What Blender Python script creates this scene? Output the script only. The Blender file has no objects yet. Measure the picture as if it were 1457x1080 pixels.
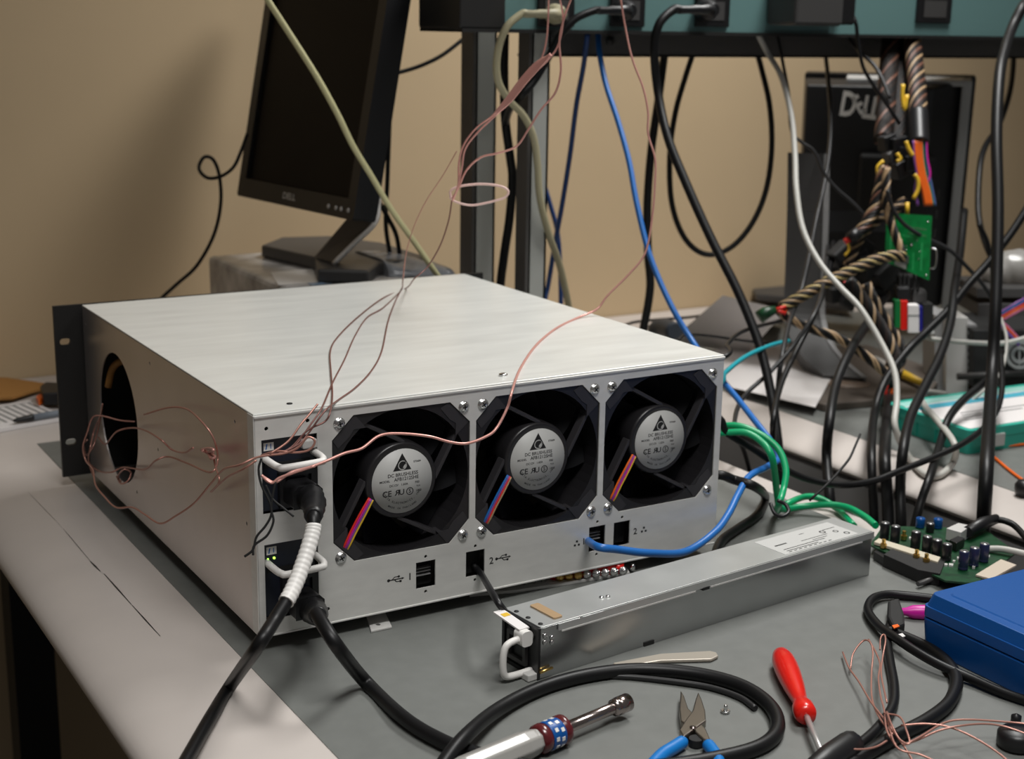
import bpy, math, random
from mathutils import Vector, Matrix
from mathutils.geometry import tessellate_polygon
random.seed(7)
V = Vector
PI = math.pi
sc = bpy.context.scene
COL = sc.collection

# ------------------------------------------------------------------ camera
FW, FH, FOC = 1457, 1080, 2057.305
RX = V((0.8591363, -0.5115023, 0.0158167))
RY = V((-0.1082758, -0.2118976, -0.9712753))
RZ = V((0.5001611, 0.8327453, -0.2374322))
CC = V((-0.3538836, -0.9461537, 0.4418684))
cam = bpy.data.cameras.new('camera')
cam_o = bpy.data.objects.new('camera', cam)
COL.objects.link(cam_o)
cam.sensor_width = 36
cam.lens = FOC / FW * 36
cam.clip_start = .02
M = Matrix((( RX.x, -RY.x, -RZ.x, CC.x), (RX.y, -RY.y, -RZ.y, CC.y), (RX.z, -RY.z, -RZ.z, CC.z), (0, 0, 0, 1)))
cam_o.matrix_world = M
cam.dof.use_dof = True
cam.dof.focus_distance = 1.08
cam.dof.aperture_fstop = 9.0
sc.camera = cam_o

def ray(u, v): return RX * ((u - FW / 2) / FOC) + RY * ((v - FH / 2) / FOC) + RZ
def at(u, v, d): return CC + ray(u, v) * d                       # a point at a depth
def onx(u, v, x): r = ray(u, v); return CC + r * ((x - CC.x) / r.x)
def ony(u, v, y): r = ray(u, v); return CC + r * ((y - CC.y) / r.y)
def onz(u, v, z): r = ray(u, v); return CC + r * ((z - CC.z) / r.z)
def depth(p): return (p - CC).dot(RZ)
T = -.014                                                        # bench top height
FT = T + .0006; WY = .95

# ------------------------------------------------------------------ materials
MATS = {}
def mat(name, col, rough=.5, metal=0., var=0., scale=30., bump=0., emit=None, spec=.5, stretch=None, coat=0., trans=0., rvar=0.):
    if name in MATS: return MATS[name]
    m = bpy.data.materials.new(name); m.use_nodes = True
    nt = m.node_tree; b = nt.nodes['Principled BSDF']
    b.inputs['Base Color'].default_value = (*col, 1)
    b.inputs['Roughness'].default_value = rough
    b.inputs['Metallic'].default_value = metal
    b.inputs['Specular IOR Level'].default_value = spec
    b.inputs['Coat Weight'].default_value = coat
    b.inputs['Transmission Weight'].default_value = trans
    if emit:
        b.inputs['Emission Color'].default_value = (*emit[:3], 1); b.inputs['Emission Strength'].default_value = emit[3]
    if var or bump or rvar:
        tc = nt.nodes.new('ShaderNodeTexCoord'); n = nt.nodes.new('ShaderNodeTexNoise')
        n.inputs['Scale'].default_value = scale; n.inputs['Detail'].default_value = 4
        mp = nt.nodes.new('ShaderNodeMapping')
        if stretch: mp.inputs['Scale'].default_value = stretch
        nt.links.new(tc.outputs['Object'], mp.inputs['Vector']); nt.links.new(mp.outputs['Vector'], n.inputs['Vector'])
        if var:
            r = nt.nodes.new('ShaderNodeValToRGB')
            r.color_ramp.elements[0].position = .3; r.color_ramp.elements[1].position = .7
            r.color_ramp.elements[0].color = (*[max(0, c * (1 - var)) for c in col], 1)
            r.color_ramp.elements[1].color = (*[min(1, c * (1 + var)) for c in col], 1)
            nt.links.new(n.outputs['Fac'], r.inputs['Fac']); nt.links.new(r.outputs['Color'], b.inputs['Base Color'])
        if rvar:
            mr = nt.nodes.new('ShaderNodeMapRange')
            mr.inputs['To Min'].default_value = rough - rvar; mr.inputs['To Max'].default_value = rough + rvar
            nt.links.new(n.outputs['Fac'], mr.inputs['Value']); nt.links.new(mr.outputs['Result'], b.inputs['Roughness'])
        if bump:
            bp = nt.nodes.new('ShaderNodeBump'); bp.inputs['Strength'].default_value = bump; bp.inputs['Distance'].default_value = .002
            nt.links.new(n.outputs['Fac'], bp.inputs['Height']); nt.links.new(bp.outputs['Normal'], b.inputs['Normal'])
    MATS[name] = m
    return m

wall_m = mat('beige_paint', (.60, .45, .275), .75, var=.04, scale=3, bump=.05)
cream = mat('cream_laminate', (.56, .51, .475), .42, var=.05, scale=9)
mat_m = mat('grey_bench_mat', (.15, .156, .147), .52, var=.06, scale=60, bump=.03)
floor_m = mat('dark_floor', (.012, .011, .010), .7, var=.2, scale=6)
alu = mat('brushed_aluminium', (.80, .81, .78), .36, .30, var=.045, scale=14, stretch=(1, 6, 1), rvar=.06)
alu_side = mat('aluminium_side', (.74, .69, .665), .34, .85, var=.05, scale=12, rvar=.05)
alu_rear = mat('aluminium_rear', (.76, .75, .72), .40, .30, var=.05, scale=40, stretch=(1, 1, 3), rvar=.06)
steel = mat('galvanised_steel', (.45, .455, .455), .24, .95, var=.05, scale=25, rvar=.06)
chrome = mat('polished_steel', (.75, .74, .73), .18, 1.)
dkchrome = mat('dark_chrome', (.42, .36, .34), .2, 1.)
screw_m = mat('zinc', (.72, .72, .72), .25, 1.)
black = mat('black_plastic', (.008, .008, .009), .4)
blackm = mat('matte_black', (.008, .008, .008), .7)
blackp = mat('black_powder_coat', (.014, .0135, .013), .5)
rubber = mat('black_rubber', (.006, .006, .0065), .42, spec=.3)
fanp = mat('fan_plastic', (.016, .015, .0165), .34)
fanb = mat('fan_blades', (.0035, .0035, .0045), .6, spec=.1)
dkgrey = mat('dark_grey_plastic', (.06, .058, .057), .45)
grey = mat('grey_plastic', (.30, .30, .30), .45)
lgrey = mat('light_grey_plastic', (.55, .54, .52), .45)
post_m = mat('grey_post', (.46, .47, .44), .5)
teal_m = mat('teal_paint', (.13, .245, .24), .45)
rail_m = mat('dark_rail', (.085, .08, .075), .5)
label_m = mat('silver_label', (.52, .52, .505), .5)
white = mat('white_plastic', (.78, .76, .73), .4)
paper = mat('white_paper', (.74, .71, .70), .8)
ink = mat('black_ink', (.012, .012, .012), .6)
gink = mat('grey_ink', (.22, .22, .22), .6)
pink = mat('pink_enamelled_wire', (.72, .36, .31), .32, .35)
copper = mat('copper_wire', (.50, .25, .20), .35, .5)
dcopper = mat('dark_copper_wire', (.22, .10, .085), .4, .4)
blue = mat('blue_cable', (.015, .14, .46), .38)
dblue = mat('dark_blue_cable', (.015, .06, .22), .4)
green = mat('green_cable', (.0, .34, .13), .34)
tealc = mat('teal_cable', (.01, .30, .36), .4)
beige = mat('beige_cable', (.42, .38, .24), .45)
lcab = mat('light_grey_cable', (.50, .49, .45), .4)
gcab = mat('grey_cable', (.020, .020, .021), .4, spec=.35)
red = mat('red_plastic', (.70, .012, .006), .28, coat=.3)
redw = mat('red_wire', (.75, .03, .02), .4)
orangew = mat('orange_wire', (.85, .14, .01), .4)
yelloww = mat('yellow_wire', (.72, .45, .03), .4)
purple = mat('purple_wire', (.20, .07, .32), .4)
magenta = mat('magenta_plastic', (.60, .01, .32), .35)
tan = mat('tan_wire', (.40, .27, .15), .4)
sand = mat('sand_wire', (.50, .38, .16), .4)
brass = mat('brass', (.75, .50, .16), .28, 1.)
pcb = mat('green_board', (.0, .22, .045), .35, var=.25, scale=120)
dpcb = mat('dark_green_board', (.003, .045, .014), .4, var=.4, scale=150)
bcase = mat('blue_case', (.001, .075, .30), .38, bump=.06, scale=300)
bhandle = mat('blue_grip', (.005, .17, .52), .4)
tealbox = mat('teal_box', (.03, .42, .32), .4)
screen = mat('dark_screen', (.006, .0045, .004), .5, spec=.12)
brown = mat('brown_envelope', (.36, .17, .04), .7)
capm = mat('capacitor_sleeve', (.012, .012, .014), .35)
captop = mat('capacitor_top', (.45, .45, .45), .35, .8)
led_m = mat('green_led', (.2, .6, .05), .3, emit=(.45, 1, .1, 2.0))
foil = mat('plastic_wrap', (.46, .44, .42), .22, var=.4, scale=25, bump=.4)
navy = mat('dark_navy_plastic', (.008, .011, .022), .35)
pvc = mat('clear_plastic', (.62, .60, .57), .2, trans=.5)

# ------------------------------------------------------------------ mesh builder
class MB:
    def __init__(s): s.v = []; s.f = []; s.m = []; s.s = []
    def add(s, vs, fs, mi=0, smooth=False, X=None):
        b = len(s.v)
        for p in vs: s.v.append(X @ V(p) if X is not None else V(p))
        for f in fs: s.f.append(tuple(i + b for i in f)); s.m.append(mi); s.s.append(smooth)
        return s
    def box(s, x0, x1, y0, y1, z0, z1, mi=0, X=None):
        vs = [(x, y, z) for z in (z0, z1) for y in (y0, y1) for x in (x0, x1)]
        return s.add(vs, [(0, 2, 3, 1), (4, 5, 7, 6), (0, 1, 5, 4), (2, 6, 7, 3), (0, 4, 6, 2), (1, 3, 7, 5)], mi, False, X)
    def hexa(s, lo, hi, mi=0):                                     # two matching polygons, lower and upper
        n = len(lo)
        fs = [tuple(range(n))[::-1], tuple(range(n, 2 * n))]
        for i in range(n): j = (i + 1) % n; fs.append((i, j, n + j, n + i))
        return s.add(list(lo) + list(hi), fs, mi)
    def tube(s, pts, r, n=8, mi=0, closed=False, cap=True):
        pts = [V(p) for p in pts]; N = len(pts)
        rs = r if isinstance(r, (list, tuple)) else [r] * N
        def tang(i):
            a = pts[(i - 1) % N] if (closed or i > 0) else pts[i]
            b = pts[(i + 1) % N] if (closed or i < N - 1) else pts[i]
            d = b - a
            return d.normalized() if d.length > 1e-9 else V((0, 0, 1))
        t = tang(0); u = t.orthogonal().normalized()
        vs = []
        for i in range(N):
            t2 = tang(i)
            q = t.rotation_difference(t2); u = (q @ u); u = (u - t2 * u.dot(t2)).normalized(); t = t2
            w = t.cross(u)
            for k in range(n):
                a = 2 * PI * k / n
                vs.append(pts[i] + (u * math.cos(a) + w * math.sin(a)) * rs[i])
        fs = []
        for i in range(N if closed else N - 1):
            j = (i + 1) % N
            for k in range(n):
                l = (k + 1) % n
                fs.append((i * n + k, i * n + l, j * n + l, j * n + k))
        s.add(vs, fs, mi, True)
        if cap and not closed:
            b = len(s.v) - len(vs)
            s.f.append(tuple(b + k for k in range(n))[::-1]); s.m.append(mi); s.s.append(False)
            s.f.append(tuple(b + (N - 1) * n + k for k in range(n))); s.m.append(mi); s.s.append(False)
        return s
    def cyl(s, a, b, r, n=16, mi=0, r2=None):
        return s.tube([a, b], [r, r if r2 is None else r2], n, mi)
    def lathe(s, prof, X, n=20, mi=0, smooth=True):                # (radius, height) along local Z
        vs = []; fs = []
        for r, h in prof:
            for k in range(n):
                a = 2 * PI * k / n; vs.append((r * math.cos(a), r * math.sin(a), h))
        for i in range(len(prof) - 1):
            for k in range(n):
                l = (k + 1) % n
                fs.append((i * n + k, i * n + l, (i + 1) * n + l, (i + 1) * n + k))
        s.add(vs, fs, mi, smooth, X)
        b = len(s.v) - len(vs)
        if prof[0][0] > 1e-6: s.f.append(tuple(b + k for k in range(n))[::-1]); s.m.append(mi); s.s.append(False)
        if prof[-1][0] > 1e-6: s.f.append(tuple(b + (len(prof) - 1) * n + k for k in range(n))); s.m.append(mi); s.s.append(False)
        return s
    def plate(s, outer, holes, h0, h1, X=None, mi=0, mside=None):  # a sheet with cut-outs, in local XY, thick along Z
        loops = [list(outer)] + [list(h) for h in holes]
        flat = [p for l in loops for p in l]; n = len(flat)
        tris = tessellate_polygon([[V((p[0], p[1], 0)) for p in l] for l in loops])
        vs = [(p[0], p[1], h0) for p in flat] + [(p[0], p[1], h1) for p in flat]
        fs = []
        for t in tris:
            a, b, c = [V((flat[i][0], flat[i][1], 0)) for i in t]
            if (b - a).cross(c - a).z < 0: t = (t[0], t[2], t[1])
            fs.append((t[0] + n, t[1] + n, t[2] + n)); fs.append((t[2], t[1], t[0]))
        s.add(vs, fs, mi, False, X)
        fs = []; o = 0
        for li, l in enumerate(loops):
            ar = sum(l[i][0] * l[(i + 1) % len(l)][1] - l[(i + 1) % len(l)][0] * l[i][1] for i in range(len(l)))
            for i in range(len(l)):
                j = (i + 1) % len(l); q = (o + i, o + j, o + j + n, o + i + n)
                fs.append(q if (ar > 0) == (li == 0) else q[::-1])
            o += len(l)
        return s.add(vs, fs, mi if mside is None else mside, False, X)
    def prism(s, poly, h0, h1, X=None, mi=0): return s.plate(poly, [], h0, h1, X, mi)
    def merge(s, me, X, mi=0):
        return s.add([v.co for v in me.vertices], [tuple(p.vertices) for p in me.polygons], mi, False, X)

def circ(cx, cy, r, n=24, ph=0): return [(cx + r * math.cos(2 * PI * k / n + ph), cy + r * math.sin(2 * PI * k / n + ph)) for k in range(n)]
def rrect(x0, x1, y0, y1, r, n=5):
    out = []
    for cx, cy, a0 in ((x1 - r, y1 - r, 0), (x0 + r, y1 - r, PI / 2), (x0 + r, y0 + r, PI), (x1 - r, y0 + r, 1.5 * PI)):
        for k in range(n + 1): a = a0 + PI / 2 * k / n; out.append((cx + r * math.cos(a), cy + r * math.sin(a)))
    return out
def frame(o, z, x=None):                                           # a matrix at o whose Z runs along z
    z = V(z).normalized(); x = V(x) if x is not None else z.orthogonal()
    x = (x - z * x.dot(z)).normalized(); y = z.cross(x); o = V(o)
    return Matrix(((x.x, y.x, z.x, o.x), (x.y, y.y, z.y, o.y), (x.z, y.z, z.z, o.z), (0, 0, 0, 1)))
def smooth_path(P, k=7):
    P = [V(p) for p in P]; out = []
    if len(P) < 3: return P
    for i in range(len(P) - 1):
        a = P[i - 1] if i else P[0] * 2 - P[1]; b, c = P[i], P[i + 1]; d = P[i + 2] if i + 2 < len(P) else P[-1] * 2 - P[-2]
        for j in range(k):
            t = j / k; t2 = t * t; t3 = t2 * t
            out.append(.5 * ((2 * b) + (c - a) * t + (2 * a - 5 * b + 4 * c - d) * t2 + (3 * b - a - 3 * c + d) * t3))
    out.append(P[-1]); return out

WM = {}
def link(name, mb, mats, parent=None, bevel=0., world=False, seg=2):
    mats = mats if isinstance(mats, (list, tuple)) else [mats]
    vs = mb.v; loc = V((0, 0, 0))
    if parent is not None and world:
        Mi = WM[parent.name].inverted(); vs = [Mi @ p for p in vs]
    if parent is None:
        lo = [min(p[i] for p in vs) for i in range(3)]; hi = [max(p[i] for p in vs) for i in range(3)]
        loc = V(((lo[0] + hi[0]) / 2, (lo[1] + hi[1]) / 2, lo[2])); vs = [p - loc for p in vs]
    me = bpy.data.meshes.new(name); me.from_pydata([tuple(p) for p in vs], [], mb.f)
    for m in mats: me.materials.append(m)
    me.polygons.foreach_set('material_index', mb.m); me.polygons.foreach_set('use_smooth', mb.s)
    me.update()
    o = bpy.data.objects.new(name, me); COL.objects.link(o)
    if parent is not None: o.parent = parent; WM[o.name] = WM[parent.name]
    else: o.location = loc; WM[o.name] = Matrix.Translation(loc)
    if bevel:
        b = o.modifiers.new('bevel', 'BEVEL'); b.width = bevel; b.segments = seg; b.limit_method = 'ANGLE'; b.angle_limit = math.radians(40)
    return o
def tag(o, label, cat, group=None):
    o['label'] = label; o['category'] = cat
    if group: o['group'] = group
    return o
def thing(name, label, cat, X=None, group=None):
    o = bpy.data.objects.new(name, None); COL.objects.link(o)
    X = X if isinstance(X, Matrix) else Matrix.Translation(V(X) if X is not None else V((0, 0, 0)))
    o.matrix_world = X; WM[o.name] = X
    o.empty_display_size = .02
    return tag(o, label, cat, group)
def struct(name, mb, m, bevel=0):
    o = link(name, mb, m, None, bevel); o['kind'] = 'structure'; return o
def copy_tree(o, parent=None):
    c = o.copy(); COL.objects.link(c); WM[c.name] = WM[o.name]
    if parent is not None: c.parent = parent; c.matrix_parent_inverse = o.matrix_parent_inverse.copy()
    for ch in list(o.children): copy_tree(ch, c)
    return c

def res(pts):                                                      # (u, v, spec): spec is a depth, None, or ('x'|'y'|'z', plane)
    out = []; dd = []
    for p in pts:
        if p == 'drop':
            q = out[-1] if isinstance(out[-1], Vector) else at(*out[-1], dd[-2]); q = V((q.x, min(q.y, WY - .02), FT + .006)); out.append(q); dd.append(depth(q)); continue
        if isinstance(p, Vector): out.append(p); dd.append(depth(p)); continue
        u, v = p[0], p[1]; s = p[2] if len(p) > 2 else None
        if s is None: out.append((u, v)); dd.append(None)
        elif isinstance(s, tuple):
            q = {'x': onx, 'y': ony, 'z': onz}[s[0]](u, v, s[1]); out.append(q); dd.append(depth(q))
        else: out.append(at(u, v, s)); dd.append(s)
    known = [i for i, d in enumerate(dd) if d is not None]
    for i, d in enumerate(dd):
        if d is None:
            a = max([k for k in known if k < i], default=None); b = min([k for k in known if k > i], default=None)
            if a is None: d = dd[b]
            elif b is None: d = dd[a]
            else: d = dd[a] + (dd[b] - dd[a]) * (i - a) / (b - a)
            out[i] = at(out[i][0], out[i][1], d)
    return out
def cable(name, label, cat, pts, r, m, group=None, n=8, k=7, parent=None):
    mb = MB().tube(smooth_path(res(pts), k), r, n)
    o = link(name, mb, m, parent, world=True)
    if parent is None: tag(o, label, cat, group)
    return o

_tc = {}
def text_mesh(s, size, bold=.018):
    if (s, size, bold) in _tc: return _tc[(s, size, bold)]
    c = bpy.data.curves.new('lettering', 'FONT'); c.body = s; c.size = size; c.align_x = 'CENTER'; c.align_y = 'CENTER'; c.resolution_u = 3; c.offset = size * bold
    o = bpy.data.objects.new('lettering', c); COL.objects.link(o)
    bpy.context.view_layer.update()
    dg = bpy.context.evaluated_depsgraph_get()
    me = bpy.data.meshes.new_from_object(o.evaluated_get(dg))
    bpy.data.objects.remove(o); bpy.data.curves.remove(c)
    _tc[(s, size, bold)] = me
    return me
REAR = Matrix(((1, 0, 0, 0), (0, 0, -1, 0), (0, 1, 0, 0), (0, 0, 0, 1)))  # local XY drawn on a face that looks towards -Y
def put_text(mb, s, size, x, y, X, mi=0, sx=1., rot=0., h=.00005, bold=.018):
    L = X @ Matrix.Translation((x, y, h)) @ Matrix.Rotation(rot, 4, 'Z') @ Matrix.Diagonal((sx, 1, 1, 1))
    mb.merge(text_mesh(s, size, bold), L, mi)

# ------------------------------------------------------------------ room shell
WY = .95
struct('wall_back', MB().box(-3, 4.5, WY, WY + .1, -.78, 2.2), wall_m)
struct('floor', MB().box(-3, 4.5, -3, WY, -.80, -.78), floor_m)

# ------------------------------------------------------------------ benches
def bench(x_l, x_m0, x_m1, x_r, y0, y1, ym1, label, lip, lipx, apron=None):
    t = thing('workbench', label, 'workbench', ((x_l + x_r) / 2, (y0 + y1) / 2, -.78))
    prof = []
    R = lip
    for k in range(19):                                            # rounded left edge
        a = PI / 2 + PI * k / 18
        prof.append((x_l + lipx + lipx * math.cos(a), T - R + R * math.sin(a)))
    low = T - 2 * R
    prof += [(x_r - R * .3, low), (x_r, low + R * .3), (x_r, T - R * .3), (x_r - R * .3, T)]
    X = Matrix(((1, 0, 0, 0), (0, 0, -1, y1), (0, 1, 0, 0), (0, 0, 0, 1)))
    mb = MB().prism(prof, 0, y1 - y0, X)
    mb.s = [True] * len(mb.s)
    bt = link('bench_top', mb, cream, t, world=True); bt.data.set_sharp_from_angle(angle=math.radians(32))
    link('work_mat', MB().box(x_m0, x_m1, y0, ym1, T - .002, T + .0006), mat_m, t, world=True)
    if apron:
        link('apron', MB().box(apron, apron + .02, y0, y1, -.40, low + .001), grey, t, world=True)
    for lx in (x_l + .12, x_r - .12):
        for ly in (y0 + .1, y1 - .12):
            link('leg', MB().box(lx - .025, lx + .025, ly - .025, ly + .025, -.78, low + .001), blackp, t, world=True)
    return t
bench(-.118, -.014, .592, .625, -1.25, WY - .003, .634, 'cream topped workbench with grey work mat carrying the open metal server', .022, .055)
bench(.738, .818, 1.75, 1.80, -1.25, WY - .003, .80, 'cream edged workbench across the narrow gap carrying the teal box', .0115, .045, .741)
# scuff marks on the cream edge
sk = MB()
for a, b, w in (((90, 752), (130, 800), .0005), ((128, 798), (143, 813), .0016), ((148, 816), (187, 860), .0013), ((188, 861), (228, 905), .0011), ((40, 700), (88, 750), .0003)):
    p, q = onz(*a, T + .0004), onz(*b, T + .0004)
    n = (q - p).cross(V((0, 0, 1))).normalized() * w * .5
    sk.add([p - n * .4, p + n * .4, (p + q) / 2 + n, q + n * .3, q - n * .3, (p + q) / 2 - n], [(0, 1, 2, 3, 4, 5)])
link('scuff_mark', sk, ink, bpy.data.objects['workbench'], world=True)

# ------------------------------------------------------------------ rack server
W_, D_, H_ = .4275, .463, .169
srv = thing('rack_server', 'open silver rack server with three round fans on grey bench mat', 'server', (0, 0, 0))
FC = [(.1187 + .122 * i, .1027) for i in range(3)]
def fan_hole(cx, cz, h=.0583, c=.0175):
    hz = .0575
    return [(cx - h + c, cz - hz), (cx + h - c, cz - hz), (cx + h, cz - hz + c), (cx + h, cz + hz - c), (cx + h - c, cz + hz), (cx - h + c, cz + hz), (cx - h, cz + hz - c), (cx - h, cz - hz + c)]
def rect(x0, x1, y0, y1): return [(x0, y0), (x1, y0), (x1, y1), (x0, y1)]
BAYS = [(.0055, .0487, .0943, .1503), (.0057, .0480, .0120, .0706)]
PORTS = [(.1299, .1470, .0124, .0343), (.1744, .1915, .0138, .0352), (.2920, .3084, .0144, .0361), (.3170, .3337, .0145, .0360)]
holes = [fan_hole(*c) for c in FC] + [rect(b[0], b[1], b[2], b[3]) for b in BAYS] + [rect(*p) for p in PORTS]
for p in PORTS:
    cx = (p[0] + p[1]) / 2
    holes += [circ(cx, p[3] + .0038, .0014, 8), circ(cx, p[2] - .0034, .0014, 8)]
for hx, hz in ((.0096, .1585), (.0415, .1605), (.0553, .0108)): holes.append(circ(hx, hz, .0016, 8))
rp = MB().plate([(0.0008, 0), (W_ - .0005, 0), (W_ - .0005, H_ - .0022), (.0008, H_ - .0022)], holes, -.0012, 0, REAR)
link('rear_panel', rp, alu_rear, srv)
link('rear_flange', MB().box(0, W_, -.0012, .006, H_ - .0020, H_ - .0001).box(.001, W_ - .001, -.0008, .010, -.0015, 0).box(-.0004, .0006, -.0002, .012, 0, H_), alu_rear, srv, bevel=.0004)
link('top_cover', MB().box(0, W_, .0005, D_, H_ - .0001, H_ + .0012), alu, srv, bevel=.0006)
# left side, with a round vent hole
SIDE = Matrix(((0, 0, -1, 0), (-1, 0, 0, 0), (0, 1, 0, 0), (0, 0, 0, 1)))       # local x -> -Y, y -> Z, out -> -X
sh = [circ(-.352, .0825, .0610, 48)]
for sy, sz in ((.2454, .1567), (.0387, .1556), (.232, .0832), (.3024, .0247), (.0198, .0822), (.4509, .1535)): sh.append(circ(-sy, sz, .0015, 8))
link('side_panel', MB().plate([(-D_, 0), (-.002, 0), (-.002, H_ - .0003), (-D_, H_ - .0003)], sh, -.0012, 0, SIDE), alu_side, srv)
link('side_panel', MB().box(W_ - .0012, W_, .001, D_, 0, H_ - .0003), alu_side, srv)
link('base_plate', MB().box(.0012, W_ - .0012, .001, D_, -.0002, .001), alu_side, srv)
# black front panel, its mounting ears slotted
FRT = Matrix(((1, 0, 0, 0), (0, 0, -1, D_ + .004), (0, 1, 0, 0), (0, 0, 0, 1)))
def slot(cx, cz, w, h): return rrect(cx - w / 2, cx + w / 2, cz - h / 2, cz + h / 2, h / 2 - .0001, 4)
ears = [slot(x, z, .0105, .0066) for x in (-.0175, W_ + .0175) for z in (.0325, .1345)]
link('front_panel', MB().plate([(-.0272, -.003), (W_ + .0255, -.003), (W_ + .0255, .1690), (-.0272, .1705)], ears, -.002, .002, FRT), blackp, srv, bevel=.0004)
# screws
def screw_mb(x, z, r=.0042, h=.0026):
    X = REAR @ Matrix.Translation((x, z, 0))
    mb = MB().lathe([(r * 1.12, 0), (r * 1.12, .0005), (r, .0006), (r * .93, h * .55), (r * .62, h * .9), (.0, h)], X, 14)
    a = random.uniform(0, 1.5)
    for q in (a, a + PI / 2): mb.box(-r * .5, r * .5, -.00045, .00045, h * .6, h * 1.02, 1, X @ Matrix.Rotation(q, 4, 'Z'))
    return mb
for i, (cx, cz) in enumerate(FC):
    for dx in (-.0525, .0525):
        for dz in (-.0525, .0525):
            link('screw', screw_mb(cx + dx, cz + dz), [screw_m, blackm], srv)
link('screw', MB().lathe([(.0036, 0), (.0036, .0016), (.0020, .0022), (0, .0022)], Matrix.Translation((.2185, .0205, H_ + .0012)), 12), [screw_m], srv)
link('screw', MB().lathe([(.0022, 0), (.0022, .0006), (0, .0008)], Matrix.Translation((.0343, .0163, H_ + .0012)), 12), [blackm], srv)
# fans
def arc_text(mb, s, size, X, r, a_mid, step, mi):
    n = len(s)
    for i, ch in enumerate(s):
        if ch == ' ': continue
        a = a_mid + (i - (n - 1) / 2) * step
        put_text(mb, ch, size, r * math.cos(a), r * math.sin(a), X, mi, 1, a + PI / 2)
def make_fan(cx, cz, wires):
    X = REAR @ Matrix.Translation((cx, cz, -.0016))                # local z towards the viewer
    sq = [(-.0597, -.0597), (.0597, -.0597), (.0597, .0597), (-.0597, .0597)]
    mb = MB().plate(sq, [circ(0, 0, .0575, 48)], -.038, 0, X)
    f = link('fan', mb, fanp, srv, bevel=.0006)
    # corner pads of the frame that carry the struts
    strutm = mat('strut_plastic', (.034, .032, .035), .36)
    for q in range(4):
        st = MB(); R = X @ Matrix.Rotation(q * PI / 2, 4, 'Z')
        p = V((.003, .0295, -.0035)); r = V((-.0350, .0508, -.0035)); d = (r - p).normalized(); n = V((-d.y, d.x, 0)) * .0021; dn = V((0, 0, -.0065)); up = V((0, 0, .0015))
        st.hexa([R @ (p - n + dn), R @ (r - n + dn), R @ (r + n + dn), R @ (p + n + dn)], [R @ (p - n * .7 + up), R @ (r - n * .7 + up), R @ (r + n * .7 + up), R @ (p + n * .7 + up)])
        st.prism([(-.0300, .0462), (-.0395, .0575), (-.0575, .0395), (-.0530, .0330), (-.0435, .0410), (-.0400, .0462)], -.010, .0006, R)
        link('strut', st, strutm, f, bevel=.0006)
    hub = MB().lathe([(.0305, -.030), (.0305, -.0035), (.0298, -.0012), (.0282, -.0004), (.0272, -.0010), (.0, -.0010)], X, 48)
    link('hub', hub, fanp, f)
    bl = MB()
    for k in range(7):
        a0 = 2 * PI * k / 7 + .3; vs = []; fs = []
        for i in range(6):
            r = .030 + .0265 * i / 5
            for j in range(6):
                a = a0 + .82 * j / 5 + .35 * (i / 5); vs.append((r * math.cos(a), r * math.sin(a), -.014 - .016 * j / 5 - .002 * math.sin(PI * j / 5)))
        for i in range(5):
            for j in range(5): fs.append((i * 6 + j, i * 6 + j + 1, (i + 1) * 6 + j + 1, (i + 1) * 6 + j))
        nb = len(vs); vs2 = vs + [(x, y, z - .0012) for x, y, z in vs]
        fs2 = fs + [tuple(q + nb for q in g)[::-1] for g in fs]
        bl.add(vs2, fs2, 0, True, X)
    link('blade', bl, fanb, f)
    lb = MB().lathe([(.0257, -.0010), (.0257, -.0007), (0, -.0007)], X @ Matrix.Translation((.0005, -.0005, 0)), 48)
    Y = X @ Matrix.Translation((0.0005, -.0005, -.00068))
    lb.prism([(-.0078, .0085), (.0078, .0085), (0, .0222)], 0, .00004, Y, 1)
    lb.plate(circ(.0003, .0126, .0038, 20), [circ(.0003, .0126, .0031, 20)], .00005, .00007, Y, 0)
    lb.prism([(-.0016, .0102), (-.0022, .0112), (-.0008, .0132), (.0012, .0152), (.0030, .0156), (.0032, .0145), (.0016, .0136), (.0004, .0118), (.0, .0104)], .00005, .00007, Y, 1)
    lb.prism([(.0005, .0105), (.0018, .0126), (.0040, .0142), (.0036, .0120), (.0022, .0102)], .00005, .00007, Y, 0)
    put_text(lb, 'E70684', .0021, .0128, .0142, Y, 1)
    put_text(lb, 'DC BRUSHLESS', .0038, .0006, .0052, Y, 1, 1.02)
    put_text(lb, 'MODEL', .0024, -.0148, .0012, Y, 1, 1.1); put_text(lb, 'AFB1212SHE', .0039, .0036, .0016, Y, 1)
    put_text(lb, 'DC12V   1.60A', .0025, -.0030, -.0028, Y, 1); put_text(lb, 'F00', .0025, .0128, -.0026, Y, 1); put_text(lb, 'TUV', .0018, .0138, -.0058, Y, 1)
    put_text(lb, 'CE', .0066, -.0130, -.0090, Y, 1); put_text(lb, 'R', .0062, -.0042, -.0090, Y, 1, -1.15); put_text(lb, 'U', .0062, -.0004, -.0090, Y, 1, 1.1)
    lb.plate(circ(.0065, -.009, .0031, 20), [circ(.0065, -.009, .0024, 20)], 0, .00005, Y, 1); put_text(lb, 'S', .0046, .0065, -.0090, Y, 1)
    put_text(lb, 'LR30', .0022, .0142, -.0094, Y, 1)
    arc_text(lb, 'DELTA ELECTRONICS, INC.', .0023, Y, .0176, -PI / 2, .098, 1)
    arc_text(lb, 'MADE IN THAILAND', .0021, Y, .0218, -PI / 2, .074, 1)
    link('label', lb, [label_m, ink], f)
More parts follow.
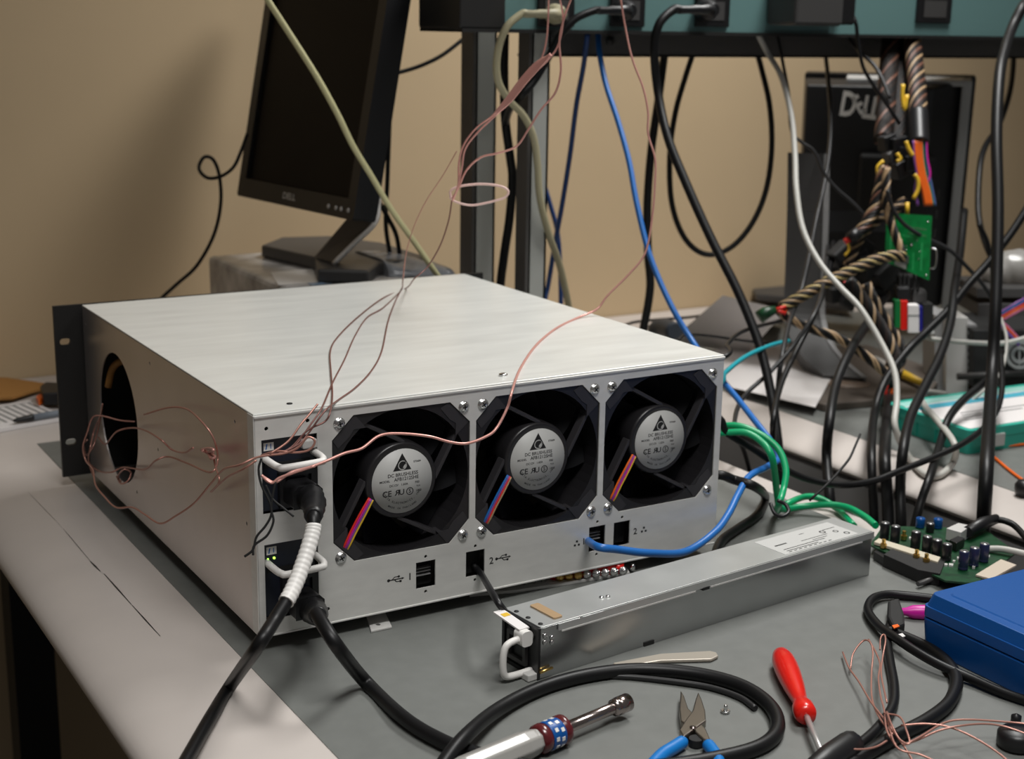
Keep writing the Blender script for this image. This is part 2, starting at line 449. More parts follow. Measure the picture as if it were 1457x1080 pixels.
    for k, wm in enumerate(wires):
        o = (k - (len(wires) - 1) / 2) * .00155; q = V((.8, -.55, 0)) * o
        pts = [V((-.0262, -.0105, .0000)) + q * .8, V((-.0335, -.0205, .0014)) + q, V((-.0415, -.0335, .0014)) + q, V((-.0468, -.0440, .0008)) + q * .9, V((-.0490, -.0520, -.004)) + q * .7]
        link('wire', MB().tube([X @ p for p in smooth_path(pts, 5)], .00092, 6), wm, f)
    return f
make_fan(*FC[0], [redw, magenta, purple, yelloww])
make_fan(*FC[1], [blue, purple, redw, tan])
make_fan(*FC[2], [orangew, purple, magenta, yelloww])
# power supply modules in their bays
def psu_module(b, led):
    x0, x1, z0, z1 = b; X = REAR @ Matrix.Translation((x0, z0, 0)); w, h = x1 - x0, z1 - z0
    p = link('power_module', MB().box(.0003, w - .0003, .0003, h - .0003, -.26, -.004, 0, X).box(.014, w - .001, .001, h * .52, -.0045, -.002, 0, X), navy, srv, bevel=.0005)
    r = link('power_inlet', MB().plate(rect(.013, w - .001, .003, h * .53), [rect(.0175, w - .0055, .0075, h * .47)], -.004, .0012, X), black, p, bevel=.0006)
    hp = [(.0030, h * .74, -.004), (.0034, h * .735, .014), (.0050, h * .73, .0205), (.0085, h * .725, .0230), (w - .0085, h * .735, .0230), (w - .0045, h * .74, .0205), (w - .0025, h * .745, .014), (w - .0020, h * .745, -.004)]
    link('handle', MB().tube([X @ V(q) for q in smooth_path(hp, 5)], .0027, 10), white, p)
    s = MB().box(.0030, .0108, h - .0095, h - .0035, -.0040, -.0037, 0, X)
    Y = X @ Matrix.Translation((.0069, h - .0065, -.0037))
    s.prism([(-.0026, -.0020), (-.0016, -.0020), (-.0008, .0021), (-.0018, .0021)], 0, .00006, Y, 1); put_text(s, '1', .0052, .0016, 0, Y, 1)
    link('sticker', s, [white, blue], p)
    g = MB().box(.0030, w * .9, h * .60, h * .66, -.004, -.0034, 0, X)
    link('vent', g, blackm, p)
    if led:
        for lx, lr in ((.0040, .0006), (.0088, .0010)): link('led', MB().lathe([(lr, -.004), (lr, -.0033), (0, -.003)], X @ Matrix.Translation((lx, h - .0125, 0)), 10), led_m, p)
    else: link('latch', MB().box(w - .0125, w - .001, h - .0105, h - .0035, -.004, .003, 0, X), lgrey, p, bevel=.0012)
    return p
psu_module(BAYS[0], False); psu_module(BAYS[1], True)
# sockets behind the port holes
for i, p in enumerate(PORTS):
    mb = MB().box(p[0] - .001, p[1] + .001, .010, .03, p[2] - .001, p[3] + .001)
    if i in (0, 2):
        for q in (.36, .5, .62): mb.box(p[0] + .001, p[1] - .001, .006, .0105, p[2] + (p[3] - p[2]) * q, p[2] + (p[3] - p[2]) * q + .0007, 1)
    link('port', mb, [blackm, grey], srv)
# printed symbols
pr = MB(); S_ = REAR @ Matrix.Translation((0, 0, .00002))
def usb_sign(x, z):
    Y = S_ @ Matrix.Translation((x, z, 0)); a = .00045
    pr.box(-.0050, .0060, -a, a, 0, .00005, 0, Y); pr.prism(circ(-.0054, 0, .0013, 10), 0, .00005, Y)
    pr.prism([(.0060, -.0010), (.0082, 0), (.0060, .0010)], 0, .00005, Y)
    pr.prism([(-.003, 0), (-.0004, .0024), (.0030, .0024), (.0030, .0017), (-.0001, .0017), (-.0020, 0)], 0, .00005, Y); pr.prism(circ(.0034, .0020, .0010, 10), 0, .00005, Y)
    pr.prism([(-.0010, 0), (.0012, -.0024), (.0044, -.0024), (.0044, -.0017), (.0016, -.0017), (.0002, 0)], 0, .00005, Y); pr.box(.0040, .0058, -.0030, -.0012, 0, .00005, 0, Y)
def net_sign(x, z):
    Y = S_ @ Matrix.Translation((x, z, 0))
    for dx, dz in ((0, .0020), (-.0020, -.0012), (.0020, -.0012)): pr.box(dx - .0010, dx + .0010, dz - .0009, dz + .0009, 0, .00005, 0, Y)
usb_sign(.1115, .0240); put_text(pr, '1', .0080, .1245, .0238, S_); put_text(pr, '2', .0080, .1978, .0236, S_); usb_sign(.2080, .0245)
net_sign(.2800, .0240); put_text(pr, '1', .0078, .2868, .0246, S_); put_text(pr, '2', .0078, .3395, .0246, S_); net_sign(.3485, .0246)
link('marking', pr, ink, srv)
# things glimpsed through the side hole, and the feet
link('inner_wall', MB().box(.085, .088, .05, .455, .003, .16).box(.010, .080, .285, .287, .002, .12, 1), [dkgrey, grey], srv)
link('cable_clip', MB().tube(smooth_path([(.006, .405, .100), (.010, .398, .120), (.018, .385, .128), (.03, .38, .118)], 5), .0035, 8), brown, srv)
ft = MB().hexa([V((.088, -.006, T + .0006)), V((.106, -.006, T + .0006)), V((.116, .030, T + .0006)), V((.100, .030, T + .0006))], [V((.088, -.006, T + .0026)), V((.106, -.006, T + .0026)), V((.116, .030, T + .0026)), V((.100, .030, T + .0026))])
ft.lathe([(.0022, 0), (0, .0008)], Matrix.Translation((.098, .002, T + .0026)), 10, 1).box(.100, .116, .028, .032, T + .0006, 0)
link('foot', ft, [lgrey, dkgrey], srv, bevel=.0006)
for fx, fy in ((.03, .41), (.395, .40), (.395, .035), (.02, .09)):
    link('foot', MB().lathe([(.010, T + .0006), (.011, T + .004), (.011, 0)], Matrix.Translation((fx, fy, 0)), 14), black, srv)

# ------------------------------------------------------------------ loose power supply on the mat
PX = frame((.1587, -.1386, T + .0006), (0, 0, 1), (.3585, .0373, 0))          # origin: its near lower corner, X along the case
PL, PW, PH = .360, .0437, .040
psu = thing('power_supply', 'long galvanised loose power supply with white wire handle on grey mat', 'power supply', PX)
cs = MB().box(0, PL, .0008, PW, 0, PH - .0008)
link('case', cs, steel, psu, bevel=.0006)
cv = MB().box(.0005, PL, .0012, PW + .0006, PH - .0008, PH)
cv.prism([(.0155, PH - .0055), (PL, PH - .0055), (PL, PH), (.058, PH), (.058, PH - .0005), (.0155, PH - .0005)], 0, .0010, frame((0, 0, 0), (0, -1, 0), (1, 0, 0)))
link('cover', cv, mat('cover_steel', (.50, .51, .50), .36, .5, var=.04, scale=25, rvar=.05), psu, bevel=.0003)
ln = MB().box(.018, .150, -.0016, -.0009, PH - .0066, PH - .0056).box(.166, .345, -.0016, -.0009, PH - .0066, PH - .0056)
link('cover_lip', ln, lgrey, psu)
def rivet(x, y, z, ax): return MB().lathe([(.0021, 0), (.0017, .0010), (0, .0013)], frame((x, y, z), ax), 10)
for x, z in ((.004, .033), (.004, .028), (.0105, .030), (.0105, .0265)): link('rivet', rivet(x, .0006, z, (0, -1, 0)), screw_m, psu)
for x, y in ((.072, .019), (.077, .0175)): link('rivet', rivet(x, y, PH, (0, 0, 1)), screw_m, psu)
for x, y in ((.004, .006), (.0035, .020), (.0035, .034)): link('rivet', rivet(x, y, PH - .0004, (0, 0, 1)), blackm, psu)
link('tab', MB().lathe([(.0042, 0), (.0042, .0006), (.0018, .0007), (.0016, -.001)], frame((.036, -.0003, PH - .0036), (0, -1, 0)), 6), chrome, psu)
link('tab', MB().lathe([(.0042, 0), (.0042, .0006), (.0018, .0007), (.0016, -.001)], frame((.318, -.0003, PH - .0036), (0, -1, 0)), 6), chrome, psu)
link('notch', MB().box(.100, .110, .0001, .003, .0, .0032).box(.158, .165, -.0013, .002, PH - .0075, PH - .0052), blackm, psu)
link('pad', MB().prism(rrect(.017, .025, .0065, .036, .0015), PH, PH + .0013), tan, psu)
lb = MB().box(.255, .345, .0035, .0385, PH, PH + .0002)
for k, (a, b, y, w) in enumerate(((.262, .300, .008, .0010), (.262, .312, .0115, .0010), (.300, .318, .0145, .0008), (.262, .276, .021, .0018), (.290, .322, .018, .0008), (.325, .340, .026, .0009), (.300, .306, .030, .0008))):
    lb.box(a, b, y, y + w, PH + .0002, PH + .00025, 1)
for k in range(9): lb.box(.262 + k * .006, .2655 + k * .006, .0055, .0066, PH + .0002, PH + .00025, 1)
for cx, cy, r in ((.322, .0235, .0030), (.333, .0185, .0026), (.338, .0105, .0028)): lb.plate(circ(cx, cy, r, 16), [circ(cx, cy, r * .6, 12)], PH + .0002, PH + .00026, None, 1)
link('label', lb, [label_m, ink], psu)
EF = frame((0, 0, 0), (-1, 0, 0), (0, -1, 0))
fc = MB().plate([(-PW, 0), (0, 0), (0, PH), (-PW, PH)], [rect(-PW + .003, -.004, .003, PH - .003)], .0001, .0022, EF)
fc.box(-PW + .001, -.001, .001, PH - .001, .0001, .0006, 0, EF)
link('end_face', fc, black, psu, bevel=.0004)
link('inlet', MB().plate(rect(-.036, -.014, .006, .028), [rect(-.033, -.017, .009, .025)], .0005, .0035, EF), dkgrey, psu)
hp = [(.000, .010, .031), (-.014, .010, .031), (-.0225, .010, .029), (-.0255, .010, .023), (-.0258, .010, .012), (-.0235, .010, .0055), (-.016, .010, .0040), (.000, .010, .0040)]
link('handle', MB().tube(smooth_path(hp, 5), .0026, 10), white, psu)
link('handle_sleeve', MB().prism(rrect(-.013, -.0035, .026, .0375, .003), 0, .010, frame((0, .015, 0), (0, -1, 0), (1, 0, 0))), white, psu, bevel=.0008)
tg = MB().hexa([V((-.012, .010, .0370)), V((-.003, .010, .0370)), V((-.004, .040, .0405)), V((-.013, .040, .0405))], [V((-.012, .010, .0382)), V((-.003, .010, .0382)), V((-.004, .040, .0417)), V((-.013, .040, .0417))])
tg.hexa([V((-.0105, .030, .0406)), V((-.0045, .030, .0406)), V((-.0048, .0345, .0411)), V((-.0108, .0345, .0411))], [V((-.0105, .030, .0408)), V((-.0045, .030, .0408)), V((-.0048, .0345, .0413)), V((-.0108, .0345, .0413))], 1)
link('paper_tag', tg, [paper, yelloww], psu)
link('latch', MB().box(-.010, -.0005, .0010, .0105, .0002, .0055), lgrey, psu, bevel=.0008)
link('pin', MB().cyl((-.001, -.0012, .0065), (.010, -.0012, .0075), .0011, 8), brass, psu)

# ------------------------------------------------------------------ power cords from the two bays
def cord_with_plug(label, start, path, r, group, wrap=None):
    pts = res(path)
    a = V(start); b = pts[0]
    t = thing('power_cable', label, 'cord', a, group)
    d = (b - a)
    P = smooth_path([a + V((0, .012, 0)), a + V((0, -.018, 0)), b], 6)
    X = frame(a, (0, -1, 0), (1, 0, 0))
    pl = MB().plate([(-.0115, -.0080), (.0115, -.0080), (.0115, .0050), (.0075, .0090), (-.0075, .0090), (-.0115, .0050)], [], -.010, .010, X)
    link('plug', pl, black, t, bevel=.0022, world=True, seg=3)
    link('strain_relief', MB().tube(P[4:], [max(.0062, .0100 - .0042 * i / (len(P) - 5)) * (1.1 if i % 2 else .95) for i in range(len(P) - 4)], 12), black, t, world=True)
    dirv = (P[-1] - P[-2]).normalized()
    path3 = smooth_path([P[-2]] + [b] + pts[1:], 8)
    link('cable', MB().tube(path3, r, 12), rubber, t, world=True)
    if wrap:
        i0, i1 = wrap; seg = path3[int(i0 * len(path3)):int(i1 * len(path3))]
        seg = smooth_path(seg, 3)
        link('tape_wrap', MB().tube(seg, [r * (1.16 + .06 * ((i // 2) % 2)) for i in range(len(seg))], 12), white, t, world=True)
    return t
FT = T + .0006
cord_with_plug('black power cord with white tape wrap plugged into upper bay of server', (.0325, -.010, .109),
    [(446, 736, .99), (445, 757, .985), (432, 800, .975), (415, 842, .962), (392, 880, .945), (365, 922, .925), (328, 975, ('z', FT + .0055)), (298, 1024, ('z', FT + .0055)), (266, 1080, ('z', FT + .0055)), (238, 1130, ('z', FT + .0055))], .0046, None, (.17, .45))
cord_with_plug('black power cord plugged into lower bay, looping around the pliers', (.0325, -.010, .0235),
    [(452, 876, .99), (480, 920, .972), (520, 970, ('z', FT + .0055)), (575, 1022, ('z', FT + .0055)), (632, 1056, ('z', FT + .0055)), (690, 1076, ('z', FT + .0055)), (790, 1096, ('z', FT + .0055)), (930, 1092, ('z', FT + .005)), (1040, 1075, ('z', FT + .005)), (1092, 1056, ('z', FT + .005)), (1107, 1030, ('z', FT + .005)), (1092, 1000, ('z', FT + .005)), (1050, 974, ('z', FT + .005)), (985, 958, ('z', FT + .005)), (905, 953, ('z', FT + .005)), (830, 962, ('z', FT + .005)), (762, 982, ('z', FT + .0055)), (705, 1012, ('z', FT + .008)), (662, 1048, ('z', FT + .0155)), (632, 1085, ('z', FT + .012)), (605, 1130, ('z', FT + .005))], .0050, None)
cable('power_cable', 'thinner black cord lying just inside the big cord loop', 'cord', [(1075, 1008, ('z', FT + .0025)), (1052, 992, ('z', FT + .0025)), (1010, 978, ('z', FT + .0025)), (960, 970, ('z', FT + .0025)), (905, 964, ('z', FT + .0022)), (868, 962, ('z', FT + .0022))], .0022, gcab)
# cable out of the second usb cut-out and behind the loose supply
cable('usb_cable', 'short black cable leaving the lower centre port behind loose supply', 'cable', [V((.187, .012, .019)), V((.1855, -.004, .0170)), (697, 838, 1.085), (712, 862, 1.055), V((.170, -.082, .0080))], .0027, black)

# ------------------------------------------------------------------ hand tools in front
def lying(pa, pb, r):                                              # frame along a tool lying on the mat, from pixel to pixel
    a = onz(*pa, FT + r); b = onz(*pb, FT + r); return frame(a, b - a, (0, 0, 1)), (b - a).length
X, L = lying((640, 1106), (893, 999), .0102)
nd = thing('nut_driver', 'hex socket nut driver with clear grey handle and blue band', 'nut driver', X)
N_ = frame((0, 0, 0), (0, 0, 1))
S = L
link('handle', MB().lathe([(.002, 0), (.0085, .004), (.0098, .012), (.0098, S - .0960), (.0090, S - .0880), (.0078, S - .0830)], Matrix(), 8, 0, False), mat('clear_grey_plastic', (.34, .33, .31), .3, coat=.3), nd, bevel=.001)
link('collar', MB().lathe([(.0078, S - .0845), (.0098, S - .0830), (.0100, S - .0790), (.0092, S - .0775), (.0092, S - .0655), (.0102, S - .0640), (.0102, S - .0610), (.0080, S - .0590), (.004, S - .0585)], Matrix(), 24), mat('dark_red_collar', (.10, .012, .015), .25, coat=.4), nd)
bd = MB().lathe([(.0095, S - .0772), (.0097, S - .0765), (.0097, S - .0665), (.0095, S - .0658)], Matrix(), 24)
for k in range(10):
    a = k * PI / 5 + .2
    for q in range(2):
        r0 = .00975; z0 = S - .0755 + q * .0048 + .0008 * (k % 2)
        bd.box(r0 - .0004, r0 + .0001, -.0014, .0012, z0, z0 + .0026, 1, Matrix.Rotation(a + .12 * q, 4, 'Z'))
link('band', bd, [bcase, white], nd)
link('shaft', MB().lathe([(.0040, S - .060), (.0040, S - .0105), (.0036, S - .0095)], Matrix(), 20), dkchrome, nd)
link('socket', MB().lathe([(.0040, S - .0150), (.0058, S - .0135), (.0060, S - .0110), (.0056, S - .0104), (.0062, S - .0098), (.0062, S), (.0046, S), (.0040, S - .008), (0, S - .008)], Matrix(), 24), dkchrome, nd)

# pliers
pz = FT + .006
def zp(u, v, h): return onz(u, v, FT + h)
pl = thing('pliers', 'small diagonal pliers with blue grips, jaws open, in front', 'pliers', onz(990, 1045, FT))
def flat(poly, h0, h1, mi=0, mb=None):
    mb = mb or MB()
    lo = [onz(u, v, FT + h0) for u, v in poly]; hi = [p + V((0, 0, h1 - h0)) for p in lo]
    ar = sum(lo[i].x * lo[(i + 1) % len(lo)].y - lo[(i + 1) % len(lo)].x * lo[i].y for i in range(len(lo)))
    if ar < 0: lo.reverse(); hi.reverse()
    return mb.hexa(lo, hi, mi)
gun = mat('gunmetal', (.30, .27, .23), .32, 1.)
link('jaw', flat([(968, 992), (973, 1000), (979, 1018), (990, 1030), (1004, 1048), (1012, 1066), (1000, 1062), (985, 1048), (968, 1036), (966, 1020)], .002, .0075), gun, pl, bevel=.0008, world=True)
link('jaw', flat([(993, 995), (989, 1006), (985, 1022), (976, 1034), (966, 1050), (972, 1060), (988, 1048), (1004, 1036), (1003, 1022), (998, 1006)], .0025, .0085), gun, pl, bevel=.0008, world=True)
link('pivot', MB().lathe([(.0022, 0), (.0022, .0008), (0, .0012)], Matrix.Translation(onz(986, 1036, FT + .0083)), 12), dkchrome, pl, world=True)
link('spring', MB().prism(circ(0, 0, .0048, 14), 0, .005, Matrix.Translation(onz(990, 1060, FT + .001))), blackm, pl, world=True)
link('handle', MB().tube(smooth_path(res([(974, 1054, ('z', FT + .005)), (958, 1064, ('z', FT + .005)), (940, 1076, ('z', FT + .005)), (915, 1104, ('z', FT + .005))]), 5), [.003] + [.0044] * 15, 12), bhandle, pl, world=True)
link('handle', MB().tube(smooth_path(res([(1006, 1058, ('z', FT + .005)), (1014, 1068, ('z', FT + .005)), (1022, 1082, ('z', FT + .005)), (1022, 1110, ('z', FT + .005))]), 5), [.003] + [.0042] * 15, 12), bhandle, pl, world=True)
# loose screw
q = onz(1032, 1014, FT)
sw = thing('screw', 'tiny loose zinc screw standing on its head between pliers and cord', 'screw', q)
link('head', MB().lathe([(.0024, 0), (.0032, .0006), (.0034, .0016), (.0030, .0020)], Matrix.Translation(q), 12), screw_m, sw, world=True)
link('shank', MB().tube([q + V((0, 0, .0018)) + V((0, 0, .0007 * i)) for i in range(7)], [.0015, .0012] * 3 + [.0010], 10), screw_m, sw, world=True)
# red screwdriver
X, L = lying((1112, 934), (1172, 1078), .0088)
sd = thing('screwdriver', 'small screwdriver with glossy red handle and thin steel shaft', 'screwdriver', X)
hl = (onz(1154, 1020, FT + .0088) - onz(1112, 934, FT + .0088)).length; k_ = hl / .0428
link('handle', MB().lathe([(r * 1.14, h * k_) for r, h in ((0, -.003), (.0030, -.0026), (.0056, -.001), (.0072, .003), (.0077, .008), (.0075, .014), (.0066, .022), (.0052, .029), (.0046, .0325), (.0052, .0348), (.0066, .0368), (.0068, .0405), (.0056, .0425), (.002, .0428))], Matrix(), 28), red, sd)
link('shaft', MB().lathe([(.0021, hl - .001), (.0021, L + .01)], Matrix(), 12), mat('satin_steel', (.62, .61, .60), .38, .7), sd)
X, L = lying((1212, 1058), (1150, 1100), .010)
bh = thing('screwdriver', 'black tool handle poking in at bottom edge over red screwdriver shaft', 'screwdriver', X)
link('handle', MB().lathe([(0, -.006), (.0050, -.0050), (.0085, -.001), (.0092, .006), (.0090, .030), (.007, .05)], Matrix(), 10), black, bh, bevel=.001)
# tweezers-like strip
strip = flat([(872, 947), (940, 934), (1010, 930), (1019, 932), (1022, 937), (1012, 942), (940, 944), (878, 954)], .0005, .0030)
tag(link('spudger', strip, mat('tan_metal', (.42, .38, .32), .4, .3), bevel=.0008), 'flat tan strip with a rounded tip beside loose power supply', 'tool')

# ------------------------------------------------------------------ blue case
bx = thing('case', 'closed blue plastic tool case at right edge of grey mat', 'case', (.60, -.42, FT))
_c = onz(1306, 921, FT)
BX0, BX1, BY0, BY1 = _c.x, _c.x + .36, _c.y - .385, _c.y
lo = rrect(BX0 + .002, BX1, BY0, BY1 - .002, .006); mi_ = rrect(BX0, BX1 + .003, BY0, BY1, .006)
body = MB(); n = len(lo)
body.hexa([V((x, y, FT)) for x, y in lo], [V((x, y, FT + .026)) for x, y in mi_])
link('base', body, bcase, bx, bevel=.0012, world=True)
ld = MB().hexa([V((x, y, FT + .0270)) for x, y in mi_], [V((x, y, FT + .0355)) for x, y in mi_])
ld.hexa([V((x, y, FT + .0350)) for x, y in rrect(BX0 + .001, BX1, BY0, BY1 - .001, .006)], [V((x, y, FT + .0450)) for x, y in rrect(BX0 + .004, BX1 - .004, BY0, BY1 - .004, .006)])
ld.hexa([V((x, y, FT + .0445)) for x, y in rrect(BX0 + .012, BX1 - .01, BY0, BY1 - .012, .005)], [V((x, y, FT + .0458)) for x, y in rrect(BX0 + .014, BX1 - .012, BY0, BY1 - .014, .005)])
link('lid', ld, bcase, bx, bevel=.0012, world=True)
X, L = lying((1279, 870), (1345, 872), .0055)
mk = thing('marker', 'magenta marker with tapered tip lying behind the blue case', 'marker', X)
link('cap', MB().lathe([(.0010, -.003), (.0022, -.001), (.0034, .006), (.0054, .011), (.0058, .02), (.0058, .045)], Matrix(), 16), magenta, mk)
link('barrel', MB().lathe([(.0052, .045), (.0056, .06), (.0056, .12), (.004, .124)], Matrix(), 16), magenta, mk)

# ------------------------------------------------------------------ circuit board behind the blue case
bz = FT + .010
mbd = thing('circuit_board', 'green circuit board crowded with black capacitors beyond loose power supply', 'circuit board', (.615, -.07, FT))
bp = [onz(1238, 775, bz), onz(1256, 748, bz), onz(1400, 752, bz), onz(1446, 786, bz), onz(1388, 830, bz), onz(1345, 826, bz)]
b2 = MB(); lo = [p - V((0, 0, .0016)) for p in bp]
ar = sum(lo[i].x * lo[(i + 1) % 6].y - lo[(i + 1) % 6].x * lo[i].y for i in range(6))
if ar < 0: lo.reverse(); bp.reverse()
link('board', b2.hexa(lo, bp), dpcb, mbd, world=True)
for u, v in ((1256, 764), (1380, 818), (1416, 788)):
    p = onz(u, v, bz); link('standoff', MB().cyl(p + V((0, 0, FT - bz)), p + V((0, 0, -.0014)), .0022, 8), brass, mbd, world=True)
def cap(u, v, r, h, m, top):
    p = onz(u, v, bz)
    c = link('capacitor', MB().lathe([(r * .95, 0), (r, .001), (r, h * .12), (r * .93, h * .16), (r, h * .2), (r, h - .0006), (r * .92, h)], Matrix.Translation(p), 16), m, mbd, world=True)
    link('cap_top', MB().lathe([(r * .84, h), (r * .84, h + .0002), (0, h + .0002)], Matrix.Translation(p), 16).box(-r * .6, r * .6, -.0002, .0002, h + .0002, h + .0003, 1, Matrix.Translation(p)).box(-.0002, .0002, -r * .6, r * .6, h + .0002, h + .0003, 1, Matrix.Translation(p)), [top, ink], c, world=True)
for u, v in ((1258, 766), (1273, 771), (1302, 779), (1318, 786), (1332, 791), (1346, 797)): cap(u, v, .0043, .0150, capm, captop)
for u, v in ((1370, 810), (1385, 805), (1399, 799)): cap(u, v, .0043, .0165, mat('navy_capacitor_sleeve', (.02, .025, .07), .3), captop)
cap(1323, 757, .0038, .0085, capm, captop)
for u, v in ((1309, 750), (1334, 751)): cap(u, v, .0042, .0090, bcase, bcase)
pt = flat([(1243, 775), (1250, 770), (1338, 797), (1334, 804)], .0105, .0135); link('support_bar', pt, mat('cream_nylon', (.60, .54, .42), .5), mbd, bevel=.0005, world=True)
for u, v in ((1257, 776), (1286, 764), (1304, 791), (1318, 797)):
    p = onz(u, v, bz + .003)
    link('brass_post', MB().lathe([(.0030, -.002), (.0030, .0016), (.0018, .0017), (.0018, .0058), (0, .006)], Matrix.Translation(p), 6, 0, False), brass, mbd, world=True)
link('slot_connector', flat([(1256, 806), (1276, 792), (1344, 814), (1336, 834), (1304, 828)], .0005, .0118), blackm, mbd, bevel=.0004, world=True)
link('slot_connector', flat([(1242, 796), (1258, 788), (1276, 794), (1258, 806)], .0005, .0080), black, mbd, bevel=.0004, world=True)
link('heat_pin', MB().cyl(onz(1306, 831, FT + .004), onz(1342, 818, FT + .006), .0022, 10), dkgrey, mbd, world=True)
link('port_shell', flat([(1345, 768), (1362, 760), (1380, 764), (1366, 774)], .0105, .0215), lgrey, mbd, bevel=.0005, world=True)
link('port_shell', flat([(1350, 780), (1362, 774), (1372, 778), (1360, 785)], .0105, .0185), black, mbd, bevel=.0005, world=True)
for k in range(16):
    u = random.uniform(1290, 1410); v = 770 + (u - 1290) * .28 + random.uniform(-12, 22); p = onz(u, v, bz)
    s_ = random.uniform(.0012, .003)
    link('chip', MB().box(-s_, s_, -s_ * .7, s_ * .7, 0, .0016, 0, Matrix.Translation(p) @ Matrix.Rotation(.7, 4, 'Z')), random.choice([black, lgrey, lgrey, tan]), mbd, world=True)
link('edge_card', flat([(1388, 820), (1424, 798), (1446, 806), (1410, 826)], .0105, .0120), mat('tan_card', (.55, .47, .38), .6), mbd, world=True)
# black plug and cord at the back of the board
bpz = thing('power_plug', 'black barrel plug with cord at back of the green circuit board', 'plug', onz(1390, 752, bz))
link('plug', MB().tube(res([(1376, 757, ('z', FT + .018)), (1400, 744, ('z', FT + .019)), (1418, 738, ('z', FT + .020))]), [.0052, .0060, .0045], 10), black, bpz, world=True)
link('cable', MB().tube(smooth_path(res([(1416, 739, ('z', FT + .02)), (1432, 742, ('z', FT + .019)), (1448, 752, ('z', FT + .016)), (1475, 785, ('z', FT + .012))]), 5), .0030, 10), rubber, bpz, world=True)
cable('ribbon_cable', 'pale grey flat cable lying right of the navy capacitors', 'cable', [(1404, 781, ('z', FT + .013)), (1430, 782, ('z', FT + .015)), (1475, 792, ('z', FT + .015))], .0030, lcab)

# ------------------------------------------------------------------ things under the server edge
tr = flat([(664, 842), (700, 838), (800, 826), (892, 812), (896, 818), (800, 834), (735, 844), (668, 850)], .0, .0028)
tag(link('strip', tr, lgrey, bevel=.0006), 'white strip lying on mat under bottom edge of server', 'strip')
tb = thing('terminal_block', 'red terminal block with metal screws under the server edge', 'terminal block', onz(845, 826, FT))
for i in range(8):
    f = i / 7; u = 796 + 90 * f; v = 826 - 9 * f
    p = onz(u, v, FT + .0030)
    if p.z: pass
    c = link('housing', MB().lathe([(.0050, 0), (.0050, .008)], Matrix.Translation(V((p.x, p.y + .007, FT + .0026))), 12), red, tb, world=True)
    link('terminal', MB().lathe([(.0036, -.002), (.0036, .0020), (.0020, .0022), (.0018, .0048), (0, .005)], frame(V((p.x, p.y, FT + .0062)), (-.2, -1, .25)), 10), brass if i < 3 else chrome, tb, world=True)
for i, (u, v) in enumerate(((748, 833), (762, 831), (777, 829), (904, 813))):
    p = onz(u, v, FT + .003)
    link('screw', MB().lathe([(.0022, 0), (.0022, .004), (.0012, .006)], Matrix.Translation(V((p.x, p.y + .004, FT + .0026))), 8), chrome, tb, world=True)

# ------------------------------------------------------------------ left of the server, on the back of the bench
pp = MB(); C4 = [onz(-70, 628, FT), onz(96, 598, FT), onz(120, 560, FT), onz(-60, 578, FT)]
o_ = C4[0]; ex_ = (C4[1] - C4[0]).normalized(); Xp = frame(o_, (0, 0, 1), ex_)
PWD = (C4[1] - C4[0]).length; PHT = .10
pp.box(0, PWD, 0, PHT, 0, .004)
for k in range(14): pp.box(.006 + k * PWD / 14.5, .006 + k * PWD / 14.5 + .0035, .022, PHT - .012, .004, .0042, 1)
pp.box(0, PWD, PHT - .010, PHT - .008, .004, .0042, 1)
pd = MB(); pd.v = [Xp @ p for p in pp.v]; pd.f, pd.m, pd.s = pp.f, pp.m, pp.s
tag(link('paper_pad', pd, [paper, gink]), 'pad of white ruled paper left of the server ear', 'paper')
X, L = lying((19, 604), (100, 590), .0045); X = Matrix.Translation((0, 0, .0042)) @ X
pn = thing('pen', 'grey blue pen with black tip lying on the ruled pad', 'pen', X)
link('tip', MB().lathe([(.0012, 0), (.0030, .005), (.0042, .020), (.0042, .0235)], Matrix(), 12), black, pn)
link('barrel', MB().lathe([(.0040, .0235), (.0040, L + .03)], Matrix(), 12), mat('blue_grey_plastic', (.20, .23, .27), .4), pn)
ev = flat([(-60, 541), (8, 541), (50, 547), (78, 552), (52, 558), (18, 569), (-60, 574)], .0046, .0086)
tag(link('envelope', ev, brown, bevel=.0006), 'brown paper envelope at far left edge on the back of the bench', 'envelope')
cl = thing('binder_clip', 'black clip with orange end beside the brown envelope', 'clip', onz(70, 574, FT + .004))
link('body', flat([(58, 566), (66, 560), (92, 562), (92, 576), (62, 577)], .0046, .020), black, cl, bevel=.002, world=True)
link('end', flat([(52, 572), (59, 567), (63, 573), (56, 578)], .0046, .012), orangew, cl, bevel=.001, world=True)
# ------------------------------------------------------------------ left monitor on a wrapped carton
ct = thing('carton', 'plastic wrapped carton under the left monitor behind the server', 'box', (.385, .72, FT))
ZB = .145
link('carton_body', MB().box(.265, .488, .60, .86, FT, ZB), foil, ct, bevel=.006, world=True)
link('top_label', flat([(385, 388), (446, 383), (452, 402), (396, 406)], ZB + .0002 - FT, ZB + .0008 - FT), white, ct, world=True)
link('label', MB().box(.335, .395, .5985, .5999, ZB - .045, ZB - .008), white, ct, world=True)
link('tape', MB().box(.300, .318, .598, .70, ZB - .002, ZB + .0006).box(.300, .325, .5985, .5999, FT + .02, ZB), mat('blue_tape', (.20, .30, .42), .3), ct, world=True)

